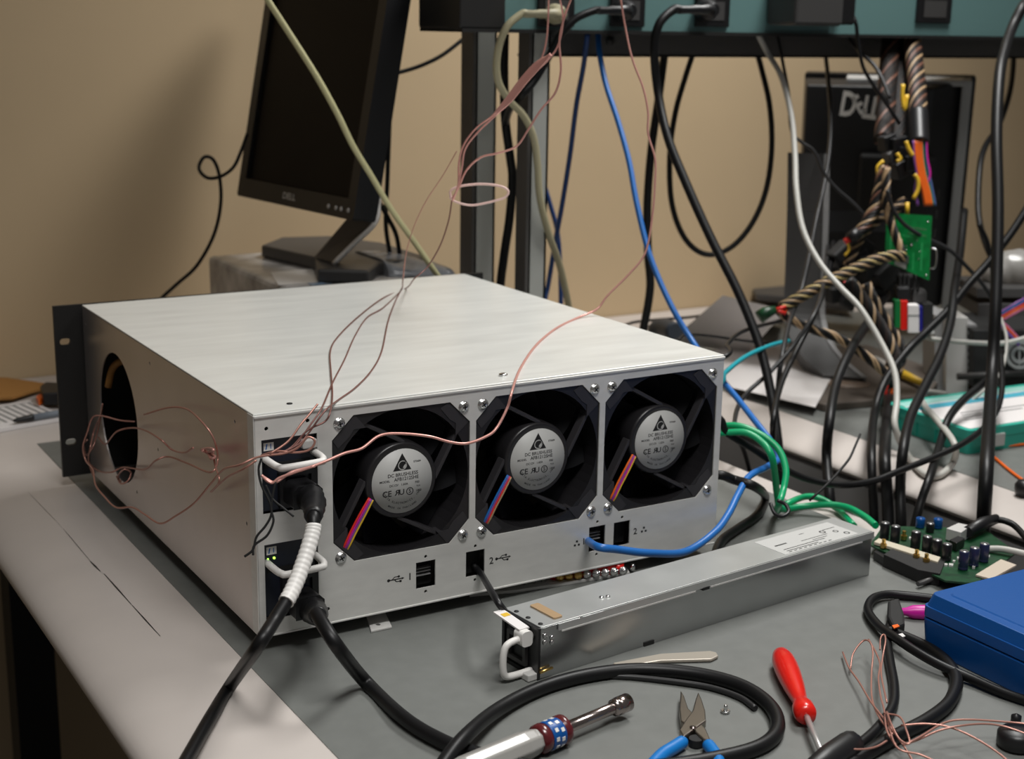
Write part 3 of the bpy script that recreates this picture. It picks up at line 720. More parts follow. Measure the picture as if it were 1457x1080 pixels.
bg = MB(); bgc = onz(560, 384, ZB + .004)
for i in range(9):
    for j in range(17):
        a_ = PI * j / 16; t_ = i / 8
        bg.v.append(V((.405 + .075 * t_, .665 - .055 * math.cos(a_) - .03 * t_, ZB + .0006 + (.022 + .004 * math.sin(7 * t_ + 3 * a_)) * math.sin(a_) * (1 - .5 * t_))))
for i in range(8):
    for j in range(16): bg.f.append((i * 17 + j, (i + 1) * 17 + j, (i + 1) * 17 + j + 1, i * 17 + j + 1)); bg.m.append(0); bg.s.append(True)
for i in range(2): bg.f.append(tuple(range(17)) if i == 0 else tuple(range(8 * 17, 9 * 17))[::-1]); bg.m.append(0); bg.s.append(False)
bg.f.append(tuple([i * 17 for i in range(9)] + [i * 17 + 16 for i in range(8, -1, -1)])); bg.m.append(0); bg.s.append(False)
tag(link('plastic_bag', bg, mat('grey_film', (.30, .31, .33), .25, var=.3, scale=40)), 'grey film bag bulging on carton right of the monitor base', 'bag')
BR = at(502, 314, 1.66); BL = onz(337, 278, BR.z)
MW = (BR - BL).length; ex = (BR - BL).normalized(); en = ex.cross(V((0, 0, 1))); 
if en.dot(CC - BR) < 0: en = -en
tl = math.radians(11)
eu = V((0, 0, 1)) * math.cos(tl) - en * math.sin(tl); ef = ex.cross(eu)
if ef.dot(en) < 0: ef = -ef
XM = Matrix(((ex.x, eu.x, ef.x, BL.x), (ex.y, eu.y, ef.y, BL.y), (ex.z, eu.z, ef.z, BL.z), (0, 0, 0, 1)))
mo = thing('monitor', 'black flat monitor facing left, its screen off, on the wrapped carton', 'monitor', onz(480, 372, ZB))
MHT = .31
link('bezel', MB().plate(rrect(0, MW, 0, MHT, .004), [rect(.017, MW - .017, .024, MHT - .018)], -.010, 0, XM), black, mo, bevel=.002, world=True)
link('screen', MB().box(.012, MW - .012, .018, MHT - .012, -.009, -.005, 0, XM), screen, mo, world=True)
link('back_shell', MB().prism(rrect(.001, MW - .001, .001, MHT - .001, .004), -.032, -.009, XM).prism(rrect(.05, MW - .05, .05, MHT - .05, .01), -.052, -.030, XM), black, mo, bevel=.003, world=True)
lg = MB(); put_text(lg, 'DELL', .011, MW * .47, .012, XM @ Matrix.Translation((0, 0, .0003)), 0, 1.3)
link('logo', lg, lgrey, mo, world=True)
for f in (.80, .86, .90, .955):
    link('button', MB().lathe([(.0028, 0), (.0026, .0008), (0, .001)], XM @ Matrix.Translation((MW * f, .0105, 0)), 10), lgrey, mo, world=True)
def slab(mb, path, wd, w, th, off=0):
    for i in range(len(path) - 1):
        a, b = path[i], path[i + 1]; t_ = (b - a).normalized(); nn = t_.cross(wd).normalized() * th / 2
        a = a + wd * off; b = b + wd * off; e = wd * w / 2
        mb.hexa([a - e - nn, a + e - nn, a + e + nn, a - e + nn], [b - e - nn, b + e - nn, b + e + nn, b - e + nn])
zn = ZB + .017
N0, N1, N2, N3 = onz(446, 367, zn), onz(476, 376, zn), at(534, 318, 1.69), at(498, 306, 1.72)
bk = V((RZ.x, RZ.y, 0)).normalized() * .026
link('neck', MB().hexa([N0, N1, N1 + bk, N0 + bk], [N3, N2, N2 + bk, N3 + bk]).hexa([N3, N2, N2 + bk, N3 + bk], [at(500, 240, 1.735), at(536, 240, 1.705), at(536, 240, 1.705) + bk, at(500, 240, 1.735) + bk]), mat('neck_grey', (.075, .066, .058), .5), mo, bevel=.002, world=True)
link('neck_trim', MB().tube(smooth_path([p - RZ * .006 for p in (N1, N1.lerp(N2, .5), N2, at(539, 290, 1.69), at(538, 235, 1.695))], 5), .0032, 8), white, mo, world=True)
hb = ZB + .0006 - FT
link('base', flat([(372, 366), (400, 354), (470, 352), (545, 362), (612, 384), (540, 392), (524, 404), (452, 402), (448, 384)], hb, hb + .016), dkgrey, mo, bevel=.003, world=True)
G_L = 'cords behind the left monitor'
cable('monitor_cable', 'thin black cord with a small loop hanging left of monitor', 'cord', [(352, 190, 1.80), (343, 215, 1.80), (332, 238), (314, 251), (295, 253), (283, 240), (290, 224), (303, 227), (312, 250), (314, 290), (304, 335), (280, 378), (252, 404), (228, 426, 1.84), (222, 436, 1.84), 'drop'], .0023, rubber)
cable('monitor_cable', 'black cord dropping straight down along right side of left monitor', 'cord', [(558, 90, 1.78), (554, 180), (551, 260), (549, 320), (556, 368, 1.80)], .0030, rubber)
cable('monitor_cable', 'black cord arching from left monitor back to the grey frame', 'cord', [(540, 108, 1.76), (568, 103), (600, 93), (630, 78), (660, 55, 1.80)], .0026, rubber)
cable('monitor_cable', 'black cord curving down from behind left monitor to carton', 'cord', [(538, 285, 1.76), (552, 310), (564, 335), (570, 372, 1.80)], .0030, rubber)
cable('white_cable', 'pale yellow cord running diagonally in front of left monitor', 'cord', [(180, -330, 1.56), (260, -190, 1.54), (330, -85, 1.52), (372, -14, 1.52), (410, 45), (450, 108), (480, 162), (502, 207), (528, 250), (558, 300), (590, 345), (625, 395, 1.66), (650, 425, 1.70)], .0034, mat('pale_yellow_cord', (.52, .49, .27), .45))

# ------------------------------------------------------------------ bench frame with powered beam
fr = thing('bench_frame', 'grey steel frame with teal power beam and two posts over bench', 'frame', (.53, .55, FT))
def post(x0, x1, y0, y1, z0, z1):
    mb = MB().box(x0 + .004, x1, y0, y0 + .003, z0, z1).box(x0 + .004, x0 + .007, y0, y1, z0, z1).box(x1 - .003, x1, y0, y1, z0, z1).box(x0 + .004, x1, y1 - .003, y1, z0, z1)
    p = link('post', mb, post_m, fr, world=True)
    link('dark_side', MB().box(x0, x0 + .0045, y0 - .0005, y1, z0, z1), rail_m, p, world=True)  # dark colour laid over the post's left side face
    link('foot_plate', MB().box(x0 - .005, x1 + .006, y0 - .006, y1 + .006, FT, FT + .004), rail_m, p, world=True)
post(.530, .559, .50, .523, FT + .004, .436)
post(.513, .546, .60, .629, FT + .004, .512)
link('cross_tie', MB().box(.515, .541, .574, .601, .470, .511), rail_m, fr, world=True)
link('beam', MB().box(.490, 1.80, .490, .494, .4385, .512).box(.490, 1.80, .490, .575, .508, .512), teal_m, fr, world=True)
link('end_cap', MB().box(.432, .4905, .486, .585, .4385, .514), blackp, fr, bevel=.002, world=True)
link('lip', MB().box(.434, 1.80, .484, .585, .4345, .4387), blackp, fr, world=True)
link('back_rail', MB().box(.560, 1.80, .552, .560, .4075, .4346).box(.560, 1.80, .552, .575, .4070, .4100), rail_m, fr, world=True)
link('bolt', MB().lathe([(.006, 0), (.006, .003), (0, .004)], frame(ony(867, 58, .552), (0, -1, 0)), 6), blackp, fr, world=True)
link('post', MB().box(1.74, 1.78, .50, .55, FT + .0, .436), post_m, fr, world=True)
def outlet(u0, u1, v1, prot=.004):
    a = ony(u0, v1, .490); b = ony(u1, v1, .490); h = .055
    o = link('outlet', MB().box(a.x, b.x, .490 - prot, .4902, a.z, a.z + h), black, fr, bevel=.0015, world=True)
    cx = (a.x + b.x) / 2; w = (b.x - a.x)
    link('socket_face', MB().box(cx - w * .32, cx + w * .32, .490 - prot - .0008, .490 - prot, a.z + .008, a.z + .030).box(cx - .002, cx + .002, .490 - prot - .0012, .490 - prot, a.z + .031, a.z + .036), dkgrey, o, world=True)
for u0, u1, v1 in ((763, 815, 38), (866, 915, 38), (987, 1035, 38), (1301, 1350, 33)): outlet(u0, u1, v1)

def plugged(name, label, cat, tip, pts, r, m, pm, group=None, size=1.):
    p0 = ony(tip[0], tip[1], .484); P = res(pts)
    t = thing(name, label, cat, p0, group)
    d = (P[0] - p0)
    X = frame(p0, (0, -1, 0), (1, 0, 0)); s = size
    link('plug', MB().lathe([(.013 * s, -.0015), (.0145 * s, .004), (.0135 * s, .016 * s), (.0095 * s, .022 * s), (.0085 * s, .026 * s)], X, 16), pm, t, bevel=.001, world=True)
    S0 = p0 + V((-.006, -.024 * s, 0)); S1 = P[0]
    rel = smooth_path([S0, S0 + V((-.012, -.008, 0)), S1], 5)
    link('strain_relief', MB().tube(rel, [(.0085 - .0035 * i / (len(rel) - 1)) * (1.08 if i % 2 else .94) * s for i in range(len(rel))], 10), pm, t, world=True)
    link('cable', MB().tube(smooth_path([rel[-2]] + P, 7), r, 10), m, t, world=True)
    return t
GX = .682
plugged('power_cable', 'beige power cord plugged into the left end of teal beam', 'cord', (786, 20),
    [(742, 20, ('y', .468)), (720, 40, ('y', .470)), (708, 75, ('y', .476)), (708, 112, ('y', .480)), (722, 140, ('y', .484)), (745, 165, ('y', .490)), (759, 195, ('y', .491)), (765, 235, ('y', .491)), (768, 280, ('y', .491)), (780, 330, ('y', .495)), (797, 380, ('y', .51)), (810, 440, ('y', .53)), (815, 480, ('y', .55)), 'drop'], .0042, beige, mat('beige_plug', (.34, .31, .20), .5), None, .8)
plugged('power_cable', 'black power cord plugged in beam behind the pink wires', 'cord', (884, 15),
    [(846, 15, ('y', .466)), (820, 26, ('y', .468)), (800, 46, ('y', .472)), (782, 78, ('y', .480)), (762, 112, ('y', .488)), (742, 136, ('y', .490)), (727, 152, ('y', .520)), (719, 175, ('y', .570))], .0044, rubber, black, None, .85)
plugged('power_cable', 'thick black power cord from beam sweeping down to the gap beside server', 'cord', (1000, 14),
    [(958, 14, ('y', .466)), (938, 34, ('y', .464)), (931, 70, ('y', .466)), (936, 130, ('y', .464)), (950, 195), (978, 265), (1012, 340), (1050, 415), (1080, 490), (1097, 560), (1107, 630, ('x', GX)), (1112, 690, ('x', GX)), (1115, 760, ('x', GX))], .0054, rubber, black, None, .9)
# power brick on the beam
br = thing('power_adapter', 'black power adapter block plugged into the teal beam', 'adapter', ony(1138, 37, .49))
a = ony(1093, 37, .485); b = ony(1160, 37, .485)
link('body', MB().box(a.x, b.x, .435, .4895, a.z + .0012, a.z + .066), dkgrey, br, bevel=.004, world=True)
link('side_block', MB().box(b.x, b.x + .030, .445, .4895, a.z + .003, a.z + .062), black, br, bevel=.003, world=True)
link('cable', MB().tube(smooth_path(res([(1188, 2, 1.86), (1205, 14, 1.84), (1217, 30, 1.83), (1221, 60), (1228, 95), (1242, 120), (1256, 140), (1280, 176, 1.86)]), 6), .0024, 8), rubber, br, world=True)
link('strain_relief', MB().tube(smooth_path(res([(1178, 4, 1.87), (1190, 3, 1.86), (1200, 9, 1.845)]), 4), .0045, 8), black, br, world=True)
plugged('power_cable', 'thick black power cord hanging straight at right edge of the frame', 'cord', (1478, -22),
    [(1455, 10, 1.86), (1441, 38, 1.85), (1430, 70), (1422, 110), (1418, 190), (1420, 300), (1417, 430), (1411, 540, 1.62), (1404, 660, ('x', GX + .035)), (1398, 770, ('x', GX + .03)), (1395, 850, ('x', GX + .02))], .0068, rubber, black, None, .9)

# ------------------------------------------------------------------ cables hanging from the beam
CB = 'cables hanging under the beam'
cable('power_cable', 'black cord hanging straight between the two grey posts', 'cord', [(718, 48, ('y', .572)), (717, 100, ('y', .572)), (719, 170, ('y', .572)), (726, 225, ('y', .572)), (729, 255, ('y', .572)), (725, 310, ('y', .572)), (717, 365, ('y', .572)), (711, 425, ('y', .572)), 'drop'], .0056, rubber)
cable('network_cable', 'dark blue network cable hanging right of the front grey post', 'cable', [(836, 48, ('y', .53)), (830, 95), (820, 150), (811, 220), (800, 290), (790, 345), (780, 405, 1.90), (774, 440, 1.90), 'drop'], .0032, dblue)
cable('network_cable', 'short dark blue network cable crossing behind the beige power cord', 'cable', [(774, 262, 1.93), (784, 295), (793, 330), (797, 380), (798, 445, 1.93), 'drop'], .0032, dblue)
cable('network_cable', 'bright blue network cable looping down right of server into its port', 'cable', [(851, 48, ('y', .53)), (853, 75), (862, 120), (880, 175), (895, 230), (906, 290), (925, 365), (955, 435), (988, 490, 1.60), (1015, 527, 1.54), (1045, 562, 1.50), (1075, 600, 1.45), (1098, 630, 1.42), (1108, 652, 1.39), (1092, 664, 1.36), (1066, 678, 1.33), (1050, 704, 1.30), (1036, 732, 1.275), (1016, 758, 1.25), (975, 785, 1.22), (925, 787, 1.18), (880, 782, 1.16), (850, 778, 1.15), V((.298, .012, .0205))], .0033, blue)
cable('black_cable', 'black cable hanging in a wide loop under the beam', 'cable', [(990, 64, ('y', .60)), (975, 110), (961, 160), (953, 220), (956, 290), (975, 340), (1005, 362), (1040, 352), (1070, 318), (1090, 270), (1098, 210), (1095, 150), (1084, 100), (1074, 64, ('y', .60))], .0038, rubber)
cable('black_cable', 'black cable dropping behind the right rear of server', 'cable', [(947, 64, ('y', .60)), (937, 140), (927, 210), (921, 290), (922, 360), (925, 410), (915, 470, 1.86), (908, 500, 1.86), 'drop'], .0054, rubber)
cable('grey_cable', 'light grey cable hanging from beam and looping over teal box', 'cable', [(1078, 48, ('y', .52)), (1092, 75, 1.86), (1112, 110), (1126, 165), (1131, 220), (1133, 270), (1142, 325), (1165, 372), (1195, 408), (1225, 440), (1255, 490), (1273, 530), (1276, 570), (1273, 605, 1.60), (1287, 640, ('z', FT + .008)), (1312, 672, ('z', FT + .004)), (1335, 677, ('z', FT + .004)), (1356, 658, ('z', FT + .008)), (1358, 632, ('z', FT + .032)), (1335, 600, ('z', FT + .0345)), (1315, 576, ('z', FT + .034)), (1311, 558, ('z', FT + .034)), (1345, 561, ('z', FT + .012))], .0037, lcab)
cable('thin_cable', 'thin black cable swaying from beam toward the green hanging board', 'cable', [(1106, 48, ('y', .53)), (1114, 90), (1122, 135), (1126, 185), (1140, 202), (1158, 215), (1172, 245), (1190, 268), (1215, 290), (1240, 318, 1.86)], .0022, gcab)
cable('thin_cable', 'black cable falling left of the big brand lettering on right monitor', 'cable', [(1173, 64, ('y', .60)), (1178, 110), (1182, 165), (1180, 215), (1172, 265), (1162, 310), (1150, 370), (1138, 420, 1.80), (1124, 455), (1112, 510, 1.66), (1106, 560)], .0030, gcab)
cable('thin_cable', 'short thin black cable from under beam into the braided bundle', 'cable', [(1203, 48, ('y', .53)), (1222, 72), (1243, 92), (1255, 112), (1266, 140, 1.88)], .0026, gcab)
cable('black_cable', 'black cable beside the thick right cord, bending behind it', 'cable', [(1443, 64, ('y', .60)), (1440, 110), (1433, 145), (1420, 180), (1402, 208), (1394, 240), (1392, 300), (1400, 340), (1412, 370, 1.9)], .0042, rubber)
cable('black_cable', 'thick black cable crossing diagonally before the right monitor', 'cable', [(1475, 275, 1.80), (1440, 330), (1405, 375), (1378, 405), (1350, 440), (1318, 472), (1290, 500, 1.74), (1258, 545), (1244, 590, 1.66), (1240, 645, ('x', GX + .035)), (1243, 720, ('x', GX + .02)), (1245, 780, ('x', GX + .02))], .0050, rubber)
cable('thin_cable', 'dark grey cable sloping from green board to lower right', 'cable', [(1262, 270, 1.80), (1272, 300), (1290, 322), (1320, 340), (1350, 355), (1378, 382), (1402, 410), (1418, 440, 1.82)], .0026, gcab)
cable('thin_cable', 'short black cable behind thick cord at right monitor edge', 'cable', [(1392, 318, 1.86), (1405, 345), (1412, 385), (1412, 420, 1.86)], .0030, rubber)
cable('black_cable', 'thick black cable curving from right monitor down into bench gap', 'cable', [(1372, 300, 1.98), (1366, 360, 1.90), (1358, 415, 1.78), (1352, 460), (1338, 505), (1316, 550), (1296, 592), (1285, 640, ('x', GX + .035)), (1281, 690, ('x', GX + .03)), (1282, 740, ('x', GX + .02)), (1284, 800, ('x', GX + .02))], .0055, rubber)
cable('black_cable', 'black cable passing over teal box and down into bench gap', 'cable', [(1425, 500, 1.72), (1404, 540), (1372, 568), (1350, 595), (1338, 630, 1.56), (1324, 675, ('x', GX + .035)), (1310, 715, ('x', GX + .01)), (1300, 755, ('x', GX)), (1296, 800, ('x', GX))], .0046, rubber)
cable('black_cable', 'long black cable sagging across the gap from server to right', 'cable', [V((.462, .16, .018)), (1012, 596, 1.36), (1035, 617, 1.36), (1070, 638), (1110, 664, 1.38), (1150, 682), (1195, 690, 1.40), (1240, 685), (1280, 670, 1.44), (1330, 650), (1375, 628, 1.5), (1410, 598, 1.56), (1425, 560, 1.62), (1424, 500, 1.70)], .0034, rubber)
cable('black_cable', 'thick black cable dropping into gap left of the braided bundle end', 'cable', [(1262, 418, 1.88), (1238, 455, 1.80), (1212, 495, 1.68), (1190, 545), (1180, 600, 1.55), (1176, 650, ('x', GX + .025)), (1180, 700, ('x', GX)), (1186, 760, ('x', GX))], .0056, rubber)
cable('thin_cable', 'slim black cable leaning left behind the thick sweeping cord', 'cable', [(1178, 350, 1.90), (1172, 400, 1.78), (1162, 440, 1.66), (1130, 490), (1095, 530), (1062, 560, 1.60), (1048, 585), (1046, 615, 1.52), (1058, 640), (1066, 668, ('x', GX)), (1072, 700, ('x', GX))], .0026, gcab)
cable('thin_cable', 'black cable falling right of thick sweeping cord toward the gap', 'cable', [(1186, 345, 1.92), (1176, 400, 1.80), (1160, 445, 1.70), (1135, 495, 1.66), (1112, 545, 1.60), (1100, 600, 1.52), (1102, 650, ('x', GX)), (1104, 700, ('x', GX))], .0034, rubber)
cable('stiff_wire', 'stiff thin black wire pointing up from the green cable', 'wire', [(1152, 712, 1.33), (1180, 686, 1.34), (1203, 660, 1.36), (1211, 648), (1217, 634), (1224, 618, 1.40)], .0012, blackm, k=3)
cable('teal_cable', 'slim teal cable arching from behind server over papers', 'cable', [V((.475, .24, .045)), (1012, 552, 1.44), (1032, 530), (1060, 508, 1.56), (1095, 492), (1122, 485, 1.72)], .0026, tealc)
cable('thin_cable', 'thin black cable rising from server corner past the folded paper', 'cable', [V((.52, .36, FT + .004)), V((.51, .33, .05)), (1020, 512, 1.42), (1035, 490), (1052, 474, 1.6), (1080, 464), (1115, 456, 1.78)], .0024, rubber)
cable('thin_cable', 'thin black cable lying across the white paper behind the server', 'cable', [V((.64, .62, FT + .004)), (945, 490, 1.70), (975, 477), (1010, 478), (1060, 485), (1105, 490, 1.78)], .0017, rubber)
cable('thin_cable', 'thin grey cable along the wall behind server right corner', 'cable', [(880, 468, 1.95), (900, 459), (935, 455), (975, 452), (1000, 449, 2.1)], .0020, gcab)
cable('black_cable', 'black cable curled on mat beside bottom right server corner', 'cable', [V((.462, .12, .012)), (1015, 676, 1.32), (1045, 683, 1.325), (1075, 693, 1.32), (1089, 708, ('z', FT + .0048)), (1078, 732, ('z', FT + .0048)), (1050, 752, ('z', FT + .0048)), (1028, 768, ('z', FT + .0048)), (1018, 790, ('z', FT + .0048)), (1017, 815, ('z', FT + .0048))], .0044, rubber)
GG = 'green cables beside the server'
cable('green_cable', 'upper green cable arching out from behind the server', 'cable', [V((.50, .30, FT + .004)), V((.48, .22, .03)), (1005, 612, 1.38), (1030, 606, 1.37), (1055, 607), (1085, 620), (1108, 640, 1.35), (1118, 668), (1115, 695), (1108, 718, 1.315), (1104, 728, ('z', FT + .006)), (1122, 716, ('z', FT + .011)), (1145, 707, ('z', FT + .012)), (1165, 709, ('z', FT + .010)), (1190, 723, ('z', FT + .0045)), (1215, 748, ('z', FT + .0040))], .0033, green)
cable('green_cable', 'lower green cable arching to the end of the circuit board', 'cable', [V((.51, .28, FT + .004)), V((.475, .20, .025)), (1005, 620, 1.37), (1032, 616, 1.36), (1062, 616), (1085, 630), (1098, 650, 1.34), (1103, 680), (1106, 705), (1112, 724, ('z', FT + .010)), (1140, 721, ('z', FT + .008)), (1175, 718, ('z', FT + .012)), (1205, 722, ('z', FT + .013)), (1230, 735, ('z', FT + .014)), (1246, 748, ('z', FT + .015))], .0033, green)
cable('cable_tie', 'black cable tie bunching the two green cables on the mat', 'cable tie', [(1096, 716, 1.30), (1102, 730, 1.295), (1112, 735, 1.295), (1122, 729, 1.30), (1118, 718, 1.305), (1106, 712, 1.305)], .0018, black, k=4)

# ------------------------------------------------------------------ right monitor, seen from behind
TR = at(1390, 112, 2.10); TL = onz(1146, 111, TR.z)
TL = TR + (at(1146, 110, 2.16) - TR); TL.z = TR.z
dx = (TR - TL).normalized(); dw = (TR - TL).length
nb_ = dx.cross(V((0, 0, 1)))
if nb_.dot(CC - TR) < 0: nb_ = -nb_
t2 = math.radians(9)
dn = -V((0, 0, 1)) * math.cos(t2) - nb_ * math.sin(t2); du = -dn; dz = dx.cross(du)
if dz.dot(nb_) < 0: dz = -dz
XD = Matrix(((dx.x, du.x, dz.x, TL.x), (dx.y, du.y, dz.y, TL.y), (dx.z, du.z, dz.z, TL.z), (0, 0, 0, 1)))
dm = thing('monitor', 'black monitor seen from behind with big brand lettering, behind hanging bundle', 'monitor', (1.06, .60, FT))
DH = .355
link('bezel', MB().plate(rrect(-.002, dw, -DH, 0, .004), [rect(.012, dw - .012, -DH + .012, -.012)], -.030, -.016, XD), black, dm, bevel=.002, world=True)
link('screen', MB().box(.008, dw - .008, -DH + .008, -.008, -.027, -.020, 0, XD), screen, dm, world=True)
link('rim', MB().box(.060, dw - .006, -.010, -.001, -.016, .012, 0, XD).box(dw - .020, dw - .006, -DH + .003, -.001, -.016, .010, 0, XD), mat('silver_rim', (.38, .38, .37), .4), dm, bevel=.002, world=True)
sh = MB(); lo = [XD @ V((x, y, .000)) for x, y in rect(-.001, dw - .020, -DH + .002, -.004)]; hi = [XD @ V((x, y, .034)) for x, y in rect(.004, dw - .060, -DH + .03, -.009)]
sh.hexa(lo, hi)
link('back_shell', sh, black, dm, bevel=.003, world=True)
sh = MB().box(dw * .36, dw * .80, -DH * .86, -DH * .30, .030, .052, 0, XD)
link('vesa_cover', sh, blackm, dm, bevel=.004, world=True)
lt = MB(); XL = XD @ Matrix.Translation((0, 0, .0345)); pxm = dw / 245
for ch, u, y, r_, z_ in (('D', 1212, -.037, -.12, .050), ('E', 1228, -.037, .55, .040), ('L', 1240, -.0405, -.12, .046), ('L', 1252, -.0420, -.12, .046)):
    put_text(lt, ch, z_, (u - 1146) * pxm, y, XL, 0, .62, r_, .0003, .03)
link('logo', lt, mat('logo_grey', (.80, .78, .75), .4), dm, world=True)
for k in range(3):
    link('port', MB().box(dw * .80, dw * .84, -DH * .50 - .03 * k, -DH * .50 - .03 * k + .014, .012, .0165, 0, XD), lgrey, dm, world=True)
# stand column, curving into the base plate
colp = smooth_path([at(1149, 219, 1.97), at(1148, 300, 1.975), at(1145, 390, 1.985), at(1143, 450, 1.985), at(1152, 490, 1.96), at(1172, 520, 1.93), at(1200, 545, 1.90)], 5)
cb = MB(); slab(cb, colp, dx, .052, .022); link('stand_column', cb, dkgrey, dm, world=True)
cb = MB(); slab(cb, colp, dx, .007, .026, .026); link('column_trim', cb, grey, dm, world=True)
link('stand_arm', MB().hexa([at(1150, 300, 1.985), at(1172, 300, 1.985), at(1172, 330, 1.985), at(1150, 330, 1.985)], [at(1240, 300, 2.09), at(1262, 300, 2.09), at(1262, 330, 2.09), at(1240, 330, 2.09)]), black, dm, world=True)
link('base', flat([(1030, 543), (1172, 586), (1318, 573), (1345, 540), (1235, 500), (1110, 500)], .0, .010), mat('brown_grey_plastic', (.115, .095, .08), .5), dm, bevel=.002, world=True)
link('base_disc', MB().lathe([(.030, 0), (.030, .0012), (0, .0014)], Matrix.Translation(onz(1205, 545, FT + .010)), 24), mat('pale_brown_plastic', (.22, .16, .12), .5), dm, world=True)

# ------------------------------------------------------------------ papers and odds on the far side
def sheet(name, label, P, m=paper, th=.0006):
    lo = [V(p) for p in P]; n_ = (lo[1] - lo[0]).cross(lo[2] - lo[0]).normalized()
    if n_.z < 0: lo.reverse(); n_ = -n_
    return tag(link(name, MB().hexa(lo, [p + n_ * th for p in lo]), m), label, 'paper')
tp = MB()
P = [onz(948, 490, FT + .004), onz(1066, 500, FT + .0115), at(1118, 442, 1.92), at(1028, 421, 1.96)]
tp.hexa(P, [p + V((0, -.0004, .0008)) for p in P])
Q = [at(1028, 421, 1.96), at(1118, 442, 1.92), onz(1112, 462, FT + .004), onz(1050, 448, FT + .004)]
tp.hexa(Q, [p + V((0, .0004, .0008)) for p in Q])
tag(link('folded_paper', tp, paper), 'folded white paper standing like a tent behind the server corner', 'paper')
sheet('paper_sheet', 'flat white paper sheet between server corner and right monitor base', [onz(1000, 502, FT + .011), onz(1042, 552, FT + .011), onz(1160, 580, FT + .011), onz(1195, 515, FT + .011), onz(1080, 484, FT + .011)])
pf = flat([(1065, 412), (1110, 405), (1205, 428), (1215, 445), (1120, 432), (1075, 428)], .010, .022)
tag(link('adapter_block', pf, dkgrey, bevel=.003), 'dark grey block lying flat behind the folded paper by wall', 'block')
wb = MB().tube(smooth_path(res([(930, 470, 1.92), (945, 466, 1.90), (962, 472, 1.86)]), 4), [.010, .0115, .012, .012, .012, .012, .012, .012, .011], 12)
tag(link('rubber_stub', wb, mat('slate_plastic', (.035, .045, .06), .5)), 'dark slate round stub poking out behind server right edge', 'stub')
# white connectors row and the black device far right
dv = thing('computer', 'black open computer unit with silver round grille at right edge', 'computer', at(1430, 540, 2.0))
def fbox(name, u0, u1, v0, v1, d, dd, m, parent, bev=.001):
    a, b, c, e = at(u0, v0, d), at(u1, v0, d), at(u1, v1, d), at(u0, v1, d); back = V((RZ.x, RZ.y, 0)).normalized() * dd
    return link(name, MB().hexa([e, c, c + back, e + back], [a, b, b + back, a + back]), m, parent, bevel=bev, world=True)
fbox('chassis', 1385, 1500, 470, 552, 1.86, .12, blackm, dv)
fbox('upper_tray', 1390, 1500, 410, 424, 1.95, .10, dkgrey, dv)
fbox('upper_tray', 1392, 1500, 432, 452, 1.95, .10, dkgrey, dv)
q = at(1450, 505, 1.85)
link('grille', MB().plate(circ(0, 0, .0185, 32), [circ(0, 0, .014, 32)], 0, .003, frame(q, -RZ, (0, 0, 1))).plate(circ(0, 0, .0115, 24), [circ(0, 0, .007, 24)], 0, .003, frame(q, -RZ, (0, 0, 1))).box(-.016, .016, -.0012, .0012, 0, .002, 0, frame(q, -RZ, (0, 0, 1))), grey, dv, world=True)
link('rail', MB().cyl(at(1362, 536, 1.86), at(1500, 530, 1.86), .0045, 10), dkgrey, dv, world=True)
for k, cm in enumerate((purple, blue, redw, orangew, mat('pink_wire', (.6, .15, .3), .4))):
    link('ribbon_wire', MB().tube(smooth_path(res([(1475, 416 + k * 3.4, 1.86), (1448, 430 + k * 3.4, 1.85), (1428, 442 + k * 3.2, 1.85), (1418, 448 + k * 3, 1.85), (1428, 468 - k * 2, 1.84), (1450, 492 - k * 2.5, 1.84)]), 5), .0016, 6), cm, dv, world=True)
hs = thing('heat_sink', 'grey metal block standing under lower right of the right monitor', 'heat sink', at(1365, 560, 1.9))
fbox('block', 1330, 1350, 448, 565, 1.90, .06, grey, hs); fbox('block', 1346, 1378, 452, 568, 1.885, .06, lgrey, hs)
for k in range(9): fbox('fin', 1377, 1390, 462 + 10 * k, 466 + 10 * k, 1.88, .05, grey, hs, 0)
cable('white_cable', 'white cord running level under the right monitor to grille', 'cord', [(1302, 470, 1.84), (1322, 481), (1350, 485), (1390, 488), (1430, 488), (1470, 478, 1.82)], .0034, lcab)
cable('white_cable', 'thin white cord dropping behind the thick right cord', 'cord', [(1424, 452, 1.80), (1432, 480), (1430, 510), (1420, 535), (1395, 560, 1.74), (1372, 580)], .0020, lcab)
yl = thing('marker', 'white stick with yellow end pointing down over monitor base', 'marker', onz(1290, 535, FT + .012))
link('barrel', MB().cyl(onz(1245, 512, FT + .018), onz(1284, 532, FT + .018), .0055, 12), lgrey, yl, world=True)
link('cap', MB().tube([onz(1282, 531, FT + .018), onz(1286, 533, FT + .018), onz(1314, 546, FT + .018)], [.0056, .0060, .0044], 12), yelloww, yl, world=True)
cb_ = tag(link('clear_bag', MB().tube(smooth_path(res([(1405, 402, 2.0), (1425, 388, 2.0), (1445, 384, 2.0), (1480, 392, 2.0)]), 5), [.012, .018, .022, .024, .025, .025, .026, .027, .028, .028, .03, .03, .03, .03, .03, .03], 12), pvc), 'clear crumpled plastic at right edge above the black unit', 'bag')
